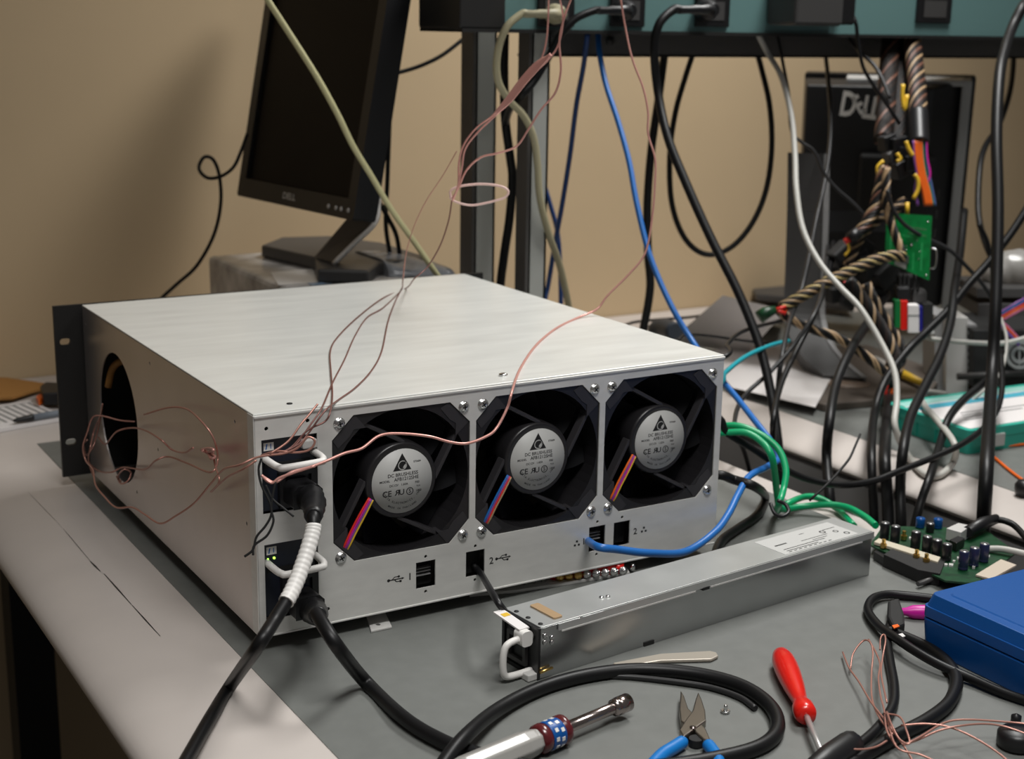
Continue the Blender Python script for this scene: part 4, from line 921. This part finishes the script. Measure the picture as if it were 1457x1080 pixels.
# teal box
tb0 = onz(1376, 647, FT); tzt = FT + .027
tx = thing('box', 'flat teal plastic box with white printed lid at right', 'box', tb0)
A = [onz(1376, 647, FT), onz(1470, 632, FT)]
e1 = (A[1] - A[0]); e1.z = 0; e1.normalize(); e2 = V((-e1.y, e1.x, 0))
if e2.y < 0: e2 = -e2
XT = frame(A[0], (0, 0, 1), e1) 
sgn = 1 if (XT.to_3x3() @ V((0, 1, 0))).dot(e2) > 0 else -1
BW, BD = .26, .135
def tr_(x0, x1, y0, y1, z0, z1, r=.006): 
    p = rrect(x0, x1, y0, y1, r); 
    if sgn < 0: p = [(x, -y) for x, y in p][::-1]
    return MB().prism(p, z0, z1, XT)
link('base', tr_(0, BW, 0, BD, 0, .016), tealbox, tx, bevel=.002, world=True)
link('lid', tr_(-.0012, BW + .001, -.0012, BD + .001, .0165, .0275), tealbox, tx, bevel=.002, world=True)
pm = tr_(.006, BW, .006, BD - .008, .0275, .0279, .003)
link('paper_insert', pm, paper, tx, world=True)
gr = MB()
def ybox(x0, x1, y0, y1, mi): 
    yy = sorted((y0 * sgn, y1 * sgn)); gr.box(x0, x1, yy[0], yy[1], .0279, .0282, mi, XT)
ybox(.006, BW, .090, .106, 0); ybox(.006, BW, .110, .126, 1)
for k in range(4): ybox(.028 + k * .006, .060 + k * .010, .034 + k * .0085, .0365 + k * .0085, 2)
ybox(.090, .130, .046, .0485, 2); ybox(.096, .150, .056, .0585, 2)
link('printed_bands', gr, [mat('print_blue', (.06, .38, .50), .6), mat('print_aqua', (.30, .58, .52), .6), gink], tx, world=True)
link('latch', tr_(.030, .052, -.004, .0, .006, .020, .0008), lgrey, tx, bevel=.001, world=True)
for k in range(4): link('rib', tr_(-.0022, .0005, .02 + k * .03, .0215 + k * .03, .001, .016, .0003), tealbox, tx, world=True)
cable('orange_wire', 'orange wire lying before teal box, running off at right', 'wire', [(1402, 632, 1.62), (1404, 642, ('z', FT + .003)), (1416, 652, ('z', FT + .002)), (1435, 668, ('z', FT + .002)), (1455, 683, ('z', FT + .002)), (1480, 700, ('z', FT + .002))], .0017, orangew)
cable('orange_wire', 'copper orange wire lying against the teal box front at right', 'wire', [(1424, 636, ('z', FT + .002)), (1440, 634, ('z', FT + .002)), (1475, 630, ('z', FT + .002))], .0015, orangew)
kb = MB().lathe([(.004, -.008), (.0085, -.007), (.010, -.002), (.010, .004), (.007, .008), (.002, .009)], Matrix.Translation(onz(1458, 695, FT + .008)), 14)
tag(link('stopper', kb, black), 'small black rounded stopper at right edge on the far bench edge', 'stopper')
# ------------------------------------------------------------------ braided harness hanging from the beam
HG = 'braided harness hanging from the beam'
blackw = mat('black_wire', (.006, .0055, .0055), .5, spec=.3)
brownw = mat('dark_brown_wire', (.020, .011, .008), .5, spec=.3)
rust = mat('rust_wire', (.16, .07, .045), .4)
def twist(name, label, pts, R, n, r, pitch, mats, cat='wire bundle', taper=None, tips=None):
    P = smooth_path(res(pts), 10)
    t = thing(name, label, cat, P[-1], HG)
    S = [0]
    for i in range(1, len(P)): S.append(S[-1] + (P[i] - P[i - 1]).length)
    # even resampling
    N = max(8, int(S[-1] / .0035)); Q = []; j = 0
    for i in range(N + 1):
        s = S[-1] * i / N
        while j < len(S) - 2 and S[j + 1] < s: j += 1
        f = (s - S[j]) / max(1e-9, S[j + 1] - S[j]); Q.append(P[j].lerp(P[j + 1], f))
    u = (Q[1] - Q[0]).orthogonal().normalized()
    fr_ = []
    for i in range(N + 1):
        d = (Q[min(N, i + 1)] - Q[max(0, i - 1)]).normalized(); u = (u - d * u.dot(d)).normalized(); fr_.append((u.copy(), d.cross(u)))
    for k in range(n):
        pp = []
        for i in range(N + 1):
            a = 2 * PI * (k / n + S[-1] * i / N / pitch); f = i / N
            RR = R * (1 if taper is None else taper(f))
            pp.append(Q[i] + fr_[i][0] * math.cos(a) * RR + fr_[i][1] * math.sin(a) * RR)
        link('strand', MB().tube(pp, r, 6), mats[k % len(mats)], t, world=True)
    for (i0, i1, rr, m_) in (tips or []):
        seg = Q[int(i0 * N):max(int(i0 * N) + 2, int(i1 * N) + 1)]
        link('sleeve', MB().tube(seg, rr, 12), m_, t, world=True)
    return t
twist('wire_bundle', 'thick left braid of dark twisted wires hanging from the beam', [(1268, 48, ('y', .525)), (1265, 90), (1262, 130), (1260, 165), (1257, 200, 1.86)], .0105, 18, .0022, .12, [blackw, brownw, blackw, rust, brownw])
twist('wire_bundle', 'thick right braid of speckled twisted wires ending in black sleeve', [(1298, 48, ('y', .515)), (1300, 80), (1304, 115), (1306, 150), (1308, 205, 1.84)], .0100, 18, .0021, .10, [blackw, brownw, rust, blackw, brownw, tan], tips=[(.76, 1.0, .0125, black)])
twist('wire_bundle', 'middle dark braid between two thick braids under the beam', [(1285, 48, ('y', .535)), (1283, 90), (1282, 130), (1279, 170), (1275, 215, 1.87)], .0085, 14, .0022, .14, [blackw, brownw, blackw])
cn = thing('connector', 'cluster of black plug shells where the dark braids end', 'connector', at(1278, 215, 1.85), HG)
for u, v, s_, m_ in ((1262, 203, .010, black), (1275, 208, .012, black), (1283, 222, .011, black), (1268, 222, .009, dkgrey), (1292, 232, .010, black), (1280, 240, .011, black), (1300, 228, .007, dkgrey)):
    link('shell', MB().box(-s_, s_, -s_ * .8, s_ * .8, -s_, s_, 0, Matrix.Translation(at(u, v, 1.85)) @ Matrix.Rotation(random.uniform(-.6, .6), 4, 'Y')), m_, cn, bevel=.002, world=True)
for pts in ([(1250, 250, 1.84), (1249, 238), (1257, 229, 1.84)], [(1289, 201, 1.83), (1293, 212), (1299, 222, 1.83)], [(1276, 218, 1.83), (1281, 226), (1276, 230, 1.83)], [(1301, 248, 1.83), (1306, 256), (1306, 270), (1300, 283, 1.83)], [(1291, 288, 1.83), (1291, 306, 1.83)], [(1285, 120, 1.83), (1284, 138), (1287, 156), (1291, 135, 1.83)]):
    link('wire', MB().tube(smooth_path(res(pts), 4), .0026, 8), yelloww, cn, world=True)
wr = thing('wire_set', 'bright orange, green and purple wires below the black sleeve', 'wires', at(1325, 292, 1.83), HG)
for k, (m_, o, r_) in enumerate(((orangew, -6, .0030), (orangew, -2.5, .0030), (orangew, 1, .0028), (mat('green_wire', (0, .22, .14), .4), 4, .0016), (mat('slate_blue_wire', (.10, .16, .38), .4), 8.5, .0014), (magenta, 9, .0017), (purple, -9, .0020))):
    e_ = {3: 1326, 4: 1329, 5: 1316, 6: 1304}.get(k, 1322 + o)
    link('wire', MB().tube(smooth_path(res([(1309 + o, 200, 1.835), (1310 + o, 225), (1314 + o, 250), (e_ - 2, 272), (e_ + 2, 293, 1.835)]), 5), r_, 7), m_, wr, world=True)
twist('wire_bundle', 'tan striped braid slanting down left past the green board', [(1258, 238, 1.84), (1252, 268), (1243, 300), (1228, 325), (1208, 345, 1.82)], .0062, 9, .0020, .055, [tan, blackw, blackw, rust, blackw], tips=[(.86, 1.0, .0075, black)])
twist('wire_bundle', 'tan striped braid running close above the red collar sleeve', [(1288, 286, 1.85), (1270, 300), (1245, 315), (1222, 340), (1205, 378, 1.83)], .0055, 9, .0018, .05, [tan, blackw, brownw])
twist('wire_bundle', 'thin striped braid dropping in front of green hanging board', [(1262, 240, 1.82), (1261, 270), (1264, 300), (1272, 330), (1284, 362, 1.80)], .0042, 7, .0017, .05, [tan, blackw, blackw], tips=[(.55, .95, .0042, black), (.95, 1.0, .0032, yelloww)])
twist('wire_bundle', 'long tan braid reaching left to the red forked tip', [(1286, 366, 1.79), (1270, 364), (1240, 372), (1205, 388), (1170, 405), (1140, 422), (1112, 438, 1.76)], .0054, 8, .0019, .05, [tan, blackw, sand, blackw], tips=[(0, .10, .0034, yelloww), (.08, .28, .0058, black), (.80, .94, .0045, black)])
twist('wire_bundle', 'tan braid running from red forked tip down to the lower tip', [(1108, 442, 1.76), (1128, 456), (1160, 470), (1190, 480), (1220, 498), (1245, 517), (1262, 532, 1.76)], .0044, 7, .0017, .055, [tan, blackw, blackw], tips=[(.04, .18, .0050, black), (.84, 1.0, .0052, black)])
twist('wire_bundle', 'dark double braid hanging from the middle to the lower tip', [(1205, 400, 1.80), (1225, 425), (1245, 455), (1262, 485), (1272, 510), (1266, 540, 1.78)], .0080, 13, .0021, .075, [blackw, brownw, blackw, tan, blackw], tips=[(0, .20, .0095, black), (.88, 1.0, .0085, black)])
twist('wire_bundle', 'dark braid joining the lower tip from above right', [(1232, 405, 1.82), (1244, 430), (1268, 470), (1282, 500), (1274, 535, 1.79)], .0058, 9, .0019, .07, [blackw, tan, blackw])
tipm = thing('connector', 'red and black crimp tips at the bottom of braided harness', 'connector', at(1266, 560, 1.77), HG)
link('sleeve', MB().tube(res([(1263, 535, 1.77), (1267, 552, 1.77)]), .0078, 12), black, tipm, world=True)
link('wire', MB().tube(smooth_path(res([(1262, 548, 1.765), (1260, 558), (1264, 566, 1.765)]), 4), .0024, 8), redw, tipm, world=True)
link('wire', MB().tube(smooth_path(res([(1270, 548, 1.765), (1269, 558), (1265, 566, 1.765)]), 4), .0024, 8), orangew, tipm, world=True)
link('wire', MB().tube(smooth_path(res([(1255, 526, 1.765), (1260, 532), (1263, 540, 1.765)]), 4), .0024, 8), redw, tipm, world=True)
link('cable', MB().tube(smooth_path(res([(1265, 564, 1.77), (1262, 600, 1.65), (1259, 650, ('x', GX + .03)), (1262, 700, ('x', GX + .02)), (1265, 770, ('x', GX + .01))]), 6), .0060, 10), rubber, tipm, world=True)
rf = thing('connector', 'red forked wires with a dark green tip beside right monitor column', 'connector', at(1100, 442, 1.755), HG)
link('wire', MB().tube(res([(1103, 441, 1.755), (1118, 436, 1.755)]), .0024, 8), redw, rf, world=True)
link('wire', MB().tube(res([(1103, 441, 1.755), (1118, 446, 1.755)]), .0024, 8), redw, rf, world=True)
link('wire', MB().tube(res([(1104, 441, 1.757), (1120, 441, 1.757)]), .0018, 8), orangew, rf, world=True)
link('tip', MB().tube(res([(1080, 452, 1.755), (1090, 445, 1.755), (1104, 440, 1.755)]), [.0085, .0080, .0045], 10), dpcb, rf, world=True)
rt = thing('connector', 'red tipped black sleeve left of the green hanging board', 'connector', at(1208, 345, 1.815), HG)
link('sleeve', MB().tube(res([(1222, 330, 1.815), (1208, 341, 1.815)]), .0078, 12), black, rt, world=True)
link('tip', MB().tube(res([(1209, 340, 1.815), (1202, 344, 1.815)]), .0042, 10), redw, rt, world=True)
link('wire', MB().tube(smooth_path(res([(1206, 346, 1.815), (1208, 355), (1202, 364, 1.815)]), 4), .0018, 8), yelloww, rt, world=True)
lumps = thing('connector', 'dark clump of black plug shells behind the tan braid', 'connector', at(1225, 400, 1.86), HG)
for u, v, s_ in ((1196, 362, .016), (1216, 372, .018), (1240, 378, .020), (1258, 390, .018), (1190, 418, .014), (1205, 426, .013), (1228, 352, .014), (1245, 420, .012)):
    link('shell', MB().box(-s_, s_, -s_ * .6, s_ * .6, -s_ * .75, s_ * .75, 0, Matrix.Translation(at(u, v, 1.865)) @ Matrix.Rotation(random.uniform(-.7, .7), 4, 'Y')), random.choice([black, blackm, dkgrey]), lumps, bevel=.003, world=True)
for pts in ([(1203, 402, 1.80), (1212, 412), (1224, 414, 1.80)], [(1202, 400, 1.80), (1204, 412, 1.80)]):
    link('wire', MB().tube(smooth_path(res(pts), 4), .0020, 8), redw, lumps, world=True)
# green board
gb = thing('circuit_board', 'small green circuit board hanging upright among the tangled wires', 'circuit board', at(1296, 395, 1.83), HG)
c0, c1, c2, c3 = at(1259, 372, 1.83), at(1322, 399, 1.80), at(1326, 307, 1.80), at(1262, 303, 1.83)
gn = (c1 - c0).cross(c3 - c0).normalized()
if gn.dot(CC - c0) < 0: gn = -gn
def gq(fx, fy, h): return (c0 * (1 - fx) + c1 * fx) * (1 - fy) + (c3 * (1 - fx) + c2 * fx) * fy + gn * h
def gbox(mb, x0, x1, y0, y1, h0, h1, mi=0): return mb.hexa([gq(x0, y0, h0), gq(x1, y0, h0), gq(x1, y1, h0), gq(x0, y1, h0)], [gq(x0, y0, h1), gq(x1, y0, h1), gq(x1, y1, h1), gq(x0, y1, h1)], mi)
link('board', gbox(MB(), 0, 1, 0, 1, -.0008, .0008), pcb, gb, world=True)
sp = MB()
for fx, fy, r_ in ((.10, .90, .0018), (.20, .92, .0012), (.92, .90, .0014), (.93, .06, .0014), (.36, .50, .0016), (.58, .47, .0018), (.47, .42, .0010), (.47, .36, .0009), (.78, .40, .0011), (.75, .27, .0010), (.70, .57, .0008), (.2, .2, .0012), (.3, .15, .001)):
    sp.lathe([(r_, 0), (r_ * .6, .0006), (0, .0007)], frame(gq(fx, fy, .0008), gn), 10)
for k in range(12):
    gbox(sp, .38 + .045 * k, .395 + .045 * k, .76, .785, .0008, .0011); gbox(sp, .50 + .035 * k, .51 + .035 * k, .66, .68, .0008, .0011)
link('solder', sp, screw_m, gb, world=True)
tc_ = MB()
for a, b, c, d in ((.62, .65, .05, .35), (.80, .83, .1, .55), (.2, .6, .60, .615), (.1, .13, .2, .8)): gbox(tc_, a, b, c, d, .0008, .00095)
link('trace', tc_, mat('pale_green_trace', (.03, .40, .12), .4), gb, world=True)
link('component', gbox(MB(), .25, .50, .02, .15, .0008, .006), lgrey, gb, bevel=.0006, world=True)
link('component', gbox(MB(), .28, .55, .12, .27, .0008, .008), dkgrey, gb, bevel=.001, world=True)
link('bracket', MB().tube(smooth_path([gq(1, .5, 0), gq(1.13, .48, 0), gq(1.12, .24, 0), gq(1, .18, 0)], 4), .0011, 6), chrome, gb, world=True)
pc = thing('connector', 'green, red and white plug row under the green hanging board', 'connector', at(1290, 470, 1.80), HG)
fbox('housing', 1273, 1281.5, 427, 467, 1.80, .012, mat('green_plug', (0, .16, .035), .4), pc); fbox('housing', 1281.5, 1292, 428, 470, 1.80, .012, red, pc)
fbox('housing', 1292, 1308, 434, 474, 1.797, .014, paper, pc); fbox('housing', 1308, 1313, 436, 472, 1.80, .012, mat('deep_blue_plug', (.01, .01, .20), .4), pc); fbox('housing', 1313, 1328, 432, 470, 1.805, .02, blackm, pc)
fbox('band', 1292, 1308, 448, 449.3, 1.7965, .001, gink, pc, 0)
fbox('shell', 1276, 1296, 408, 430, 1.805, .02, black, pc, .003); fbox('shell', 1298, 1320, 412, 436, 1.81, .02, dkgrey, pc, .005)
fbox('shell', 1280, 1310, 392, 412, 1.83, .02, blackm, pc, .003)
for u in (1279, 1285, 1291, 1300, 1306): link('wire', MB().tube(smooth_path(res([(u, 390, 1.815), (u + 2, 402), (u - 1, 415, 1.81)]), 4), .0019, 6), blackw, pc, world=True)
fbox('plug', 1306, 1330, 470, 476, 1.82, .03, lgrey, pc)

# ------------------------------------------------------------------ pink wires
PW_ = 'thin pink enamelled wires'
HT = H_ + .0012
def pw(label, pts, r=.0010, m=pink, k=7): return cable('enamelled_wire', label, 'wire', pts, r, m, PW_, 6, k)
pw('pink wire from beam, kinking left in a thin bundle to the loop', [(776, -62, ('y', .50)), (779, -48, 1.45), (781, -20, 1.33), (780, 25), (777, 60), (768, 88), (748, 112), (722, 140), (700, 165), (678, 182), (660, 206), (653, 232), (652, 262), (645, 284, 1.40)])
pw('pink wire from beam top, passing through knot to upper loop', [(790, -62, ('y', .50)), (792, -48, 1.45), (794, -15, 1.33), (801, 25), (795, 62), (781, 84), (760, 104), (735, 132), (706, 163), (680, 188), (662, 212), (657, 240), (650, 270), (644, 286, 1.40)])
pw('pink wire bowing right of the knot before joining the loop', [(836, -62, ('y', .50)), (830, -48, 1.45), (818, -15, 1.33), (803, 25), (796, 58), (798, 100), (790, 132), (770, 156), (752, 184), (735, 208), (708, 218), (684, 224), (664, 242), (652, 268), (643, 283, 1.40)])
kn = MB()
for k in range(7):
    o = (k - 3) * 1.3
    P = smooth_path(res([(783 + o * .3, 76 + abs(o) * .6, 1.33 - .002 * k), (766 + o, 92 + o * .6), (745 + o, 115 + o * .7), (724 + o * .8, 142 + o * .6), (703 + o * .4, 163 + abs(o) * .3, 1.35)]), 6)
    kn.tube(P, .0010, 6)
tag(link('wire_knot', kn, pink), 'gathered pink wire knot hanging before the grey posts', 'wire', PW_)
pw('wide flat loop of pale pink wire floating before grey post', [(643, 284, 1.40), (641, 272), (655, 265), (685, 262), (712, 265), (723, 272), (718, 281), (695, 288), (670, 292), (648, 287), (640, 280, 1.40)], .0012, mat('pale_pink_wire', (.80, .55, .50), .35))
pw('pink wire falling from loop to rear edge of server top', [(643, 285, 1.40), (638, 315), (626, 350), (608, 380), (590, 396, 1.40), (578, 410, ('z', HT + .001)), (545, 424, ('z', HT + .0012)), (508, 452, ('z', HT + .0012)), (480, 480, ('z', HT + .0012)), (470, 500, ('z', HT + .0012)), (471, 530, ('z', HT + .0012)), (473, 560, ('z', HT + .0012)), (470, 585, 1.035), (462, 600, 1.030), (438, 612, 1.025), (415, 636, 1.02), (396, 646, 1.015)], .0007, dcopper)
pw('dark pink wire curving over the middle of server top', [(575, 378, 1.45), (573, 400), (570, 414, ('z', HT + .001)), (545, 438, ('z', HT + .001)), (522, 452, ('z', HT + .001)), (505, 478, ('z', HT + .001)), (490, 512, ('z', HT + .001)), (473, 545, ('z', HT + .001)), (458, 580, ('z', HT + .001)), (442, 604, 1.03), (420, 634, 1.02), (400, 646, 1.015)], .0007, dcopper)
pw('dark pink wire bowing right across the server top', [(573, 408, ('z', HT + .001)), (562, 430, ('z', HT + .001)), (552, 458, ('z', HT + .001)), (543, 500, ('z', HT + .001)), (528, 528, ('z', HT + .001)), (505, 552, ('z', HT + .001)), (480, 570, ('z', HT + .001)), (462, 585, 1.03), (440, 615, 1.025), (425, 632, 1.02), (398, 646, 1.015)], .0007, dcopper)
pw('faint copper wire slanting from loop down toward the carton', [(650, 215, 1.40), (630, 250), (607, 285), (590, 320), (578, 360), (574, 395, 1.45)], .0005, copper)
pw('long pink wire from beam crossing server top and the fans', [(868, -62, ('y', .50)), (873, -48, 1.5), (880, -20, 1.40), (890, 40), (900, 85), (915, 125), (922, 160), (922, 190), (932, 225), (932, 260), (928, 310), (918, 360), (895, 390), (865, 420), (849, 440, 1.40), (820, 453, ('z', HT + .001)), (790, 468, ('z', HT + .001)), (762, 492, ('z', HT + .001)), (740, 525, ('z', HT + .001)), (729, 555, 1.10), (722, 580, 1.095), (706, 610, 1.09), (690, 622), (664, 631), (640, 629), (610, 621), (570, 617), (540, 620), (515, 638), (490, 645), (462, 657), (440, 665), (415, 672), (392, 686, 1.01), (380, 682), (374, 678, 1.01)], .0011)
pw('pink wires twisted round the upper white handle of server', [(372, 648, 1.008), (395, 642, 1.002), (420, 644), (440, 640), (448, 628), (438, 622), (425, 636), (405, 645), (380, 648), (362, 652), (340, 662, 1.00), (318, 668), (300, 688), (276, 716), (250, 734), (228, 745), (206, 732), (188, 722), (165, 722), (148, 706), (136, 690), (132, 668), (122, 655, 1.32), (118, 636), (124, 616), (132, 594), (146, 592), (170, 598), (192, 600, 1.30)], .0008, copper)
XS = -.006
def sw_(label, pts, r=.0008, m=copper): return pw(label, [(u, v, ('x', XS - .004 * (i % 3))) for i, (u, v) in enumerate(pts)], r, m)
sw_('copper wire arching across side vent hole to the pink clump', [(140, 622), (150, 632), (165, 615), (185, 609), (205, 612), (228, 625), (245, 640), (262, 644), (275, 637)])
sw_('copper wire waving under the side vent hole of server', [(126, 658), (140, 670), (158, 672), (176, 665), (205, 668), (222, 655), (240, 650), (268, 660), (300, 672), (310, 652), (303, 622), (285, 598), (265, 582), (240, 580), (205, 590)])
sw_('copper wire dropping from side clump to the lower side', [(303, 640), (306, 662), (312, 685), (300, 700), (322, 680), (345, 668), (365, 655)])
sw_('pink wire hugging black ear beside the side vent hole', [(133, 678), (126, 655), (128, 640), (134, 612), (142, 594), (146, 575), (144, 590), (136, 625), (130, 640), (122, 648), (119, 632), (124, 626)])
sw_('short copper wire loop low in the side vent hole', [(172, 685), (168, 678), (176, 668), (186, 672), (182, 684), (172, 688), (166, 678)])
sw_('small bright pink wire clump on the server side', [(287, 640), (298, 638), (304, 641), (297, 644), (306, 650), (300, 652), (296, 645), (288, 641)], .0012, pink)
pw('dark pink thread rising from handle to the server top edge', [(384, 646, 1.00), (410, 628), (428, 604), (440, 590), (452, 575, 1.02)], .0008, copper)
pw('short pink wire hooked below upper white handle of server', [(372, 676, 1.0), (380, 684), (388, 687), (398, 680), (420, 672), (448, 663, 1.0)], .0010, pink)
# black cable ties under the upper bay
cable('cable_tie', 'black cable tie hanging from upper bay over the panel edge', 'cable tie', [(372, 652, 1.0), (368, 668), (372, 690), (384, 715), (386, 732), (378, 748), (365, 764), (360, 782), (348, 792, 1.0)], .0009, blackm)
cable('cable_tie', 'black cable tie crossing beside upper plug of server', 'cable tie', [(392, 686, 1.0), (388, 705), (386, 725), (389, 742), (380, 762), (362, 776), (360, 790, 1.0)], .0009, blackm)
cable('cable_tie', 'black cable tie poking right below the upper plug', 'cable tie', [(378, 690, 1.0), (388, 710), (402, 722), (418, 735, 1.0)], .0008, blackm)

# ------------------------------------------------------------------ copper tangle and cords at bottom right
CG = 'copper wires tangled at the bottom right'
def cw(label, pts, r=.0007, m=copper): return cable('copper_wire', label, 'wire', [(u, v, ('z', FT + .004 + h)) for u, v, h in pts], r, m, CG, 6)
cw('copper wire arching highest beside the black cords on mat', [(1199, 928, .0), (1208, 950, .002), (1222, 970, .004), (1240, 1000, .006), (1262, 1028, .008), (1285, 1060, .004), (1300, 1085, .0)])
cw('copper wire looping up left then down into the tangle', [(1210, 952, .0), (1214, 930, .006), (1228, 912, .012), (1238, 914, .014), (1242, 930, .012), (1240, 960, .008), (1241, 995, .006), (1252, 1022, .006), (1270, 1045, .006)])
cw('copper wire weaving down beside the vertical black cord', [(1236, 910, .010), (1246, 928, .010), (1252, 945, .010), (1250, 965, .010), (1253, 990, .010), (1258, 1010, .010), (1262, 1040, .010), (1275, 1060, .008)])
cw('copper wire hooked round top of the vertical black cord', [(1252, 925, .008), (1253, 908, .014), (1258, 903, .016), (1260, 912, .016), (1256, 935, .012), (1254, 960, .010), (1262, 1000, .010)])
cw('copper wire running right over mat to the picture corner', [(1285, 1060, .008), (1308, 1052, .010), (1335, 1040, .012), (1365, 1033, .014), (1400, 1030, .012), (1430, 1034, .010), (1470, 1048, .008)])
cw('copper wire from tangle slanting to the lower right corner', [(1282, 1032, .010), (1320, 1030, .012), (1355, 1036, .012), (1390, 1052, .010), (1425, 1075, .008), (1450, 1100, .006)])
cw('copper wire stretching left from tangle to black handle', [(1262, 1054, .006), (1248, 1062, .006), (1230, 1066, .008), (1206, 1066, .010)])
cw('copper wire knotted in the centre of the bottom tangle', [(1258, 1015, .012), (1280, 1020, .014), (1290, 1040, .014), (1294, 1058, .012), (1280, 1052, .012), (1268, 1030, .014), (1262, 1014, .012), (1275, 1062, .010), (1310, 1074, .008), (1340, 1088, .006)])
cw('second copper wire leaning right across the dark cord', [(1295, 1056, .012), (1310, 1048, .012), (1345, 1028, .012), (1380, 1024, .012), (1440, 1028, .010), (1475, 1032, .010)])
cable('black_cable', 'black cord curling in a hook around the loose wires by blue case', 'cord', [(1330, 852, ('z', FT + .004)), (1295, 848, ('z', FT + .004)), (1262, 846, ('z', FT + .005)), (1242, 852, ('z', FT + .006)), (1235, 868, ('z', FT + .006)), (1250, 890, ('z', FT + .007)), (1275, 908, ('z', FT + .010)), (1300, 925, ('z', FT + .010)), (1335, 945, ('z', FT + .008)), (1380, 965, ('z', FT + .005)), (1425, 985, ('z', FT + .004)), (1470, 1000, ('z', FT + .004))], .0036, rubber)
cable('black_cable', 'thick black cord bending in a loop left of the blue case', 'cord', [(1262, 898, ('z', FT + .005)), (1290, 908, ('z', FT + .005)), (1325, 925, ('z', FT + .005)), (1350, 946, ('z', FT + .005)), (1361, 970, ('z', FT + .005)), (1350, 1000, ('z', FT + .005)), (1320, 1024, ('z', FT + .005)), (1280, 1045, ('z', FT + .005)), (1240, 1068, ('z', FT + .005)), (1200, 1095, ('z', FT + .005))], .0048, rubber)
cable('black_cable', 'upright black cord running down through the copper tangle', 'cord', [(1270, 880, ('z', FT + .004)), (1262, 905, ('z', FT + .004)), (1266, 940, ('z', FT + .004)), (1272, 975, ('z', FT + .004)), (1270, 1005, ('z', FT + .004)), (1250, 1035, ('z', FT + .004)), (1220, 1062, ('z', FT + .004)), (1190, 1085, ('z', FT + .004))], .0036, rubber)
kc = thing('connector', 'black plug with orange and white dots near the magenta marker', 'connector', onz(1275, 892, FT))
link('shell', flat([(1262, 872), (1278, 868), (1285, 890), (1286, 905), (1270, 912), (1262, 895)], .001, .012), blackm, kc, bevel=.002, world=True)
link('dot', flat([(1269, 891), (1277, 889), (1280, 892), (1272, 895)], .0121, .0128), orangew, kc, world=True)
link('dot', flat([(1276, 904), (1284, 902), (1288, 906), (1280, 909)], .0121, .0128), paper, kc, world=True)
kp = thing('stopper', 'black round stopper lying at the lower right corner', 'stopper', onz(1440, 1060, FT))
q = onz(1445, 1063, FT)
link('body', MB().lathe([(.010, 0), (.0125, .002), (.0125, .010), (.010, .0125), (0, .013)], Matrix.Translation(q), 20), black, kp, world=True)
link('stem', MB().lathe([(.0035, 0), (.0035, .006), (0, .008)], Matrix.Translation(onz(1445, 1030, FT)), 12), black, kp, world=True)

# ------------------------------------------------------------------ light
def area(name, loc, aim, sx, sy, power, col=(1, .95, .88), spread=180):
    l = bpy.data.lights.new(name, 'AREA'); l.shape = 'RECTANGLE'; l.size = sx; l.size_y = sy; l.energy = power; l.color = col
    l.spread = math.radians(spread)
    o = bpy.data.objects.new(name, l); COL.objects.link(o); o.location = loc
    o.rotation_euler = (V(aim) - V(loc)).to_track_quat('-Z', 'Y').to_euler()
    return o
area('ceiling_and_fill_light', (1.08, .27, 1.42), (.78, .42, 0), .8, .35, 11.8, (1, .99, .965), 120)
area('ceiling_and_fill_light', (-.02, -.78, 1.60), (.02, -.40, 0), .8, .35, 5.0, (1, .99, .965), 80)  # added fill lamp, brightens the bench front and the server's rear panel
w = bpy.data.worlds.new('world'); sc.world = w; w.use_nodes = True
w.node_tree.nodes['Background'].inputs[0].default_value = (.9, .86, .82, 1)
w.node_tree.nodes['Background'].inputs[1].default_value = .10

sc.view_settings.view_transform = 'Standard'
sc.view_settings.look = 'None'
sc.view_settings.exposure = 0.0
sc.view_settings.gamma = 1.0
sc.view_settings.use_curve_mapping = False
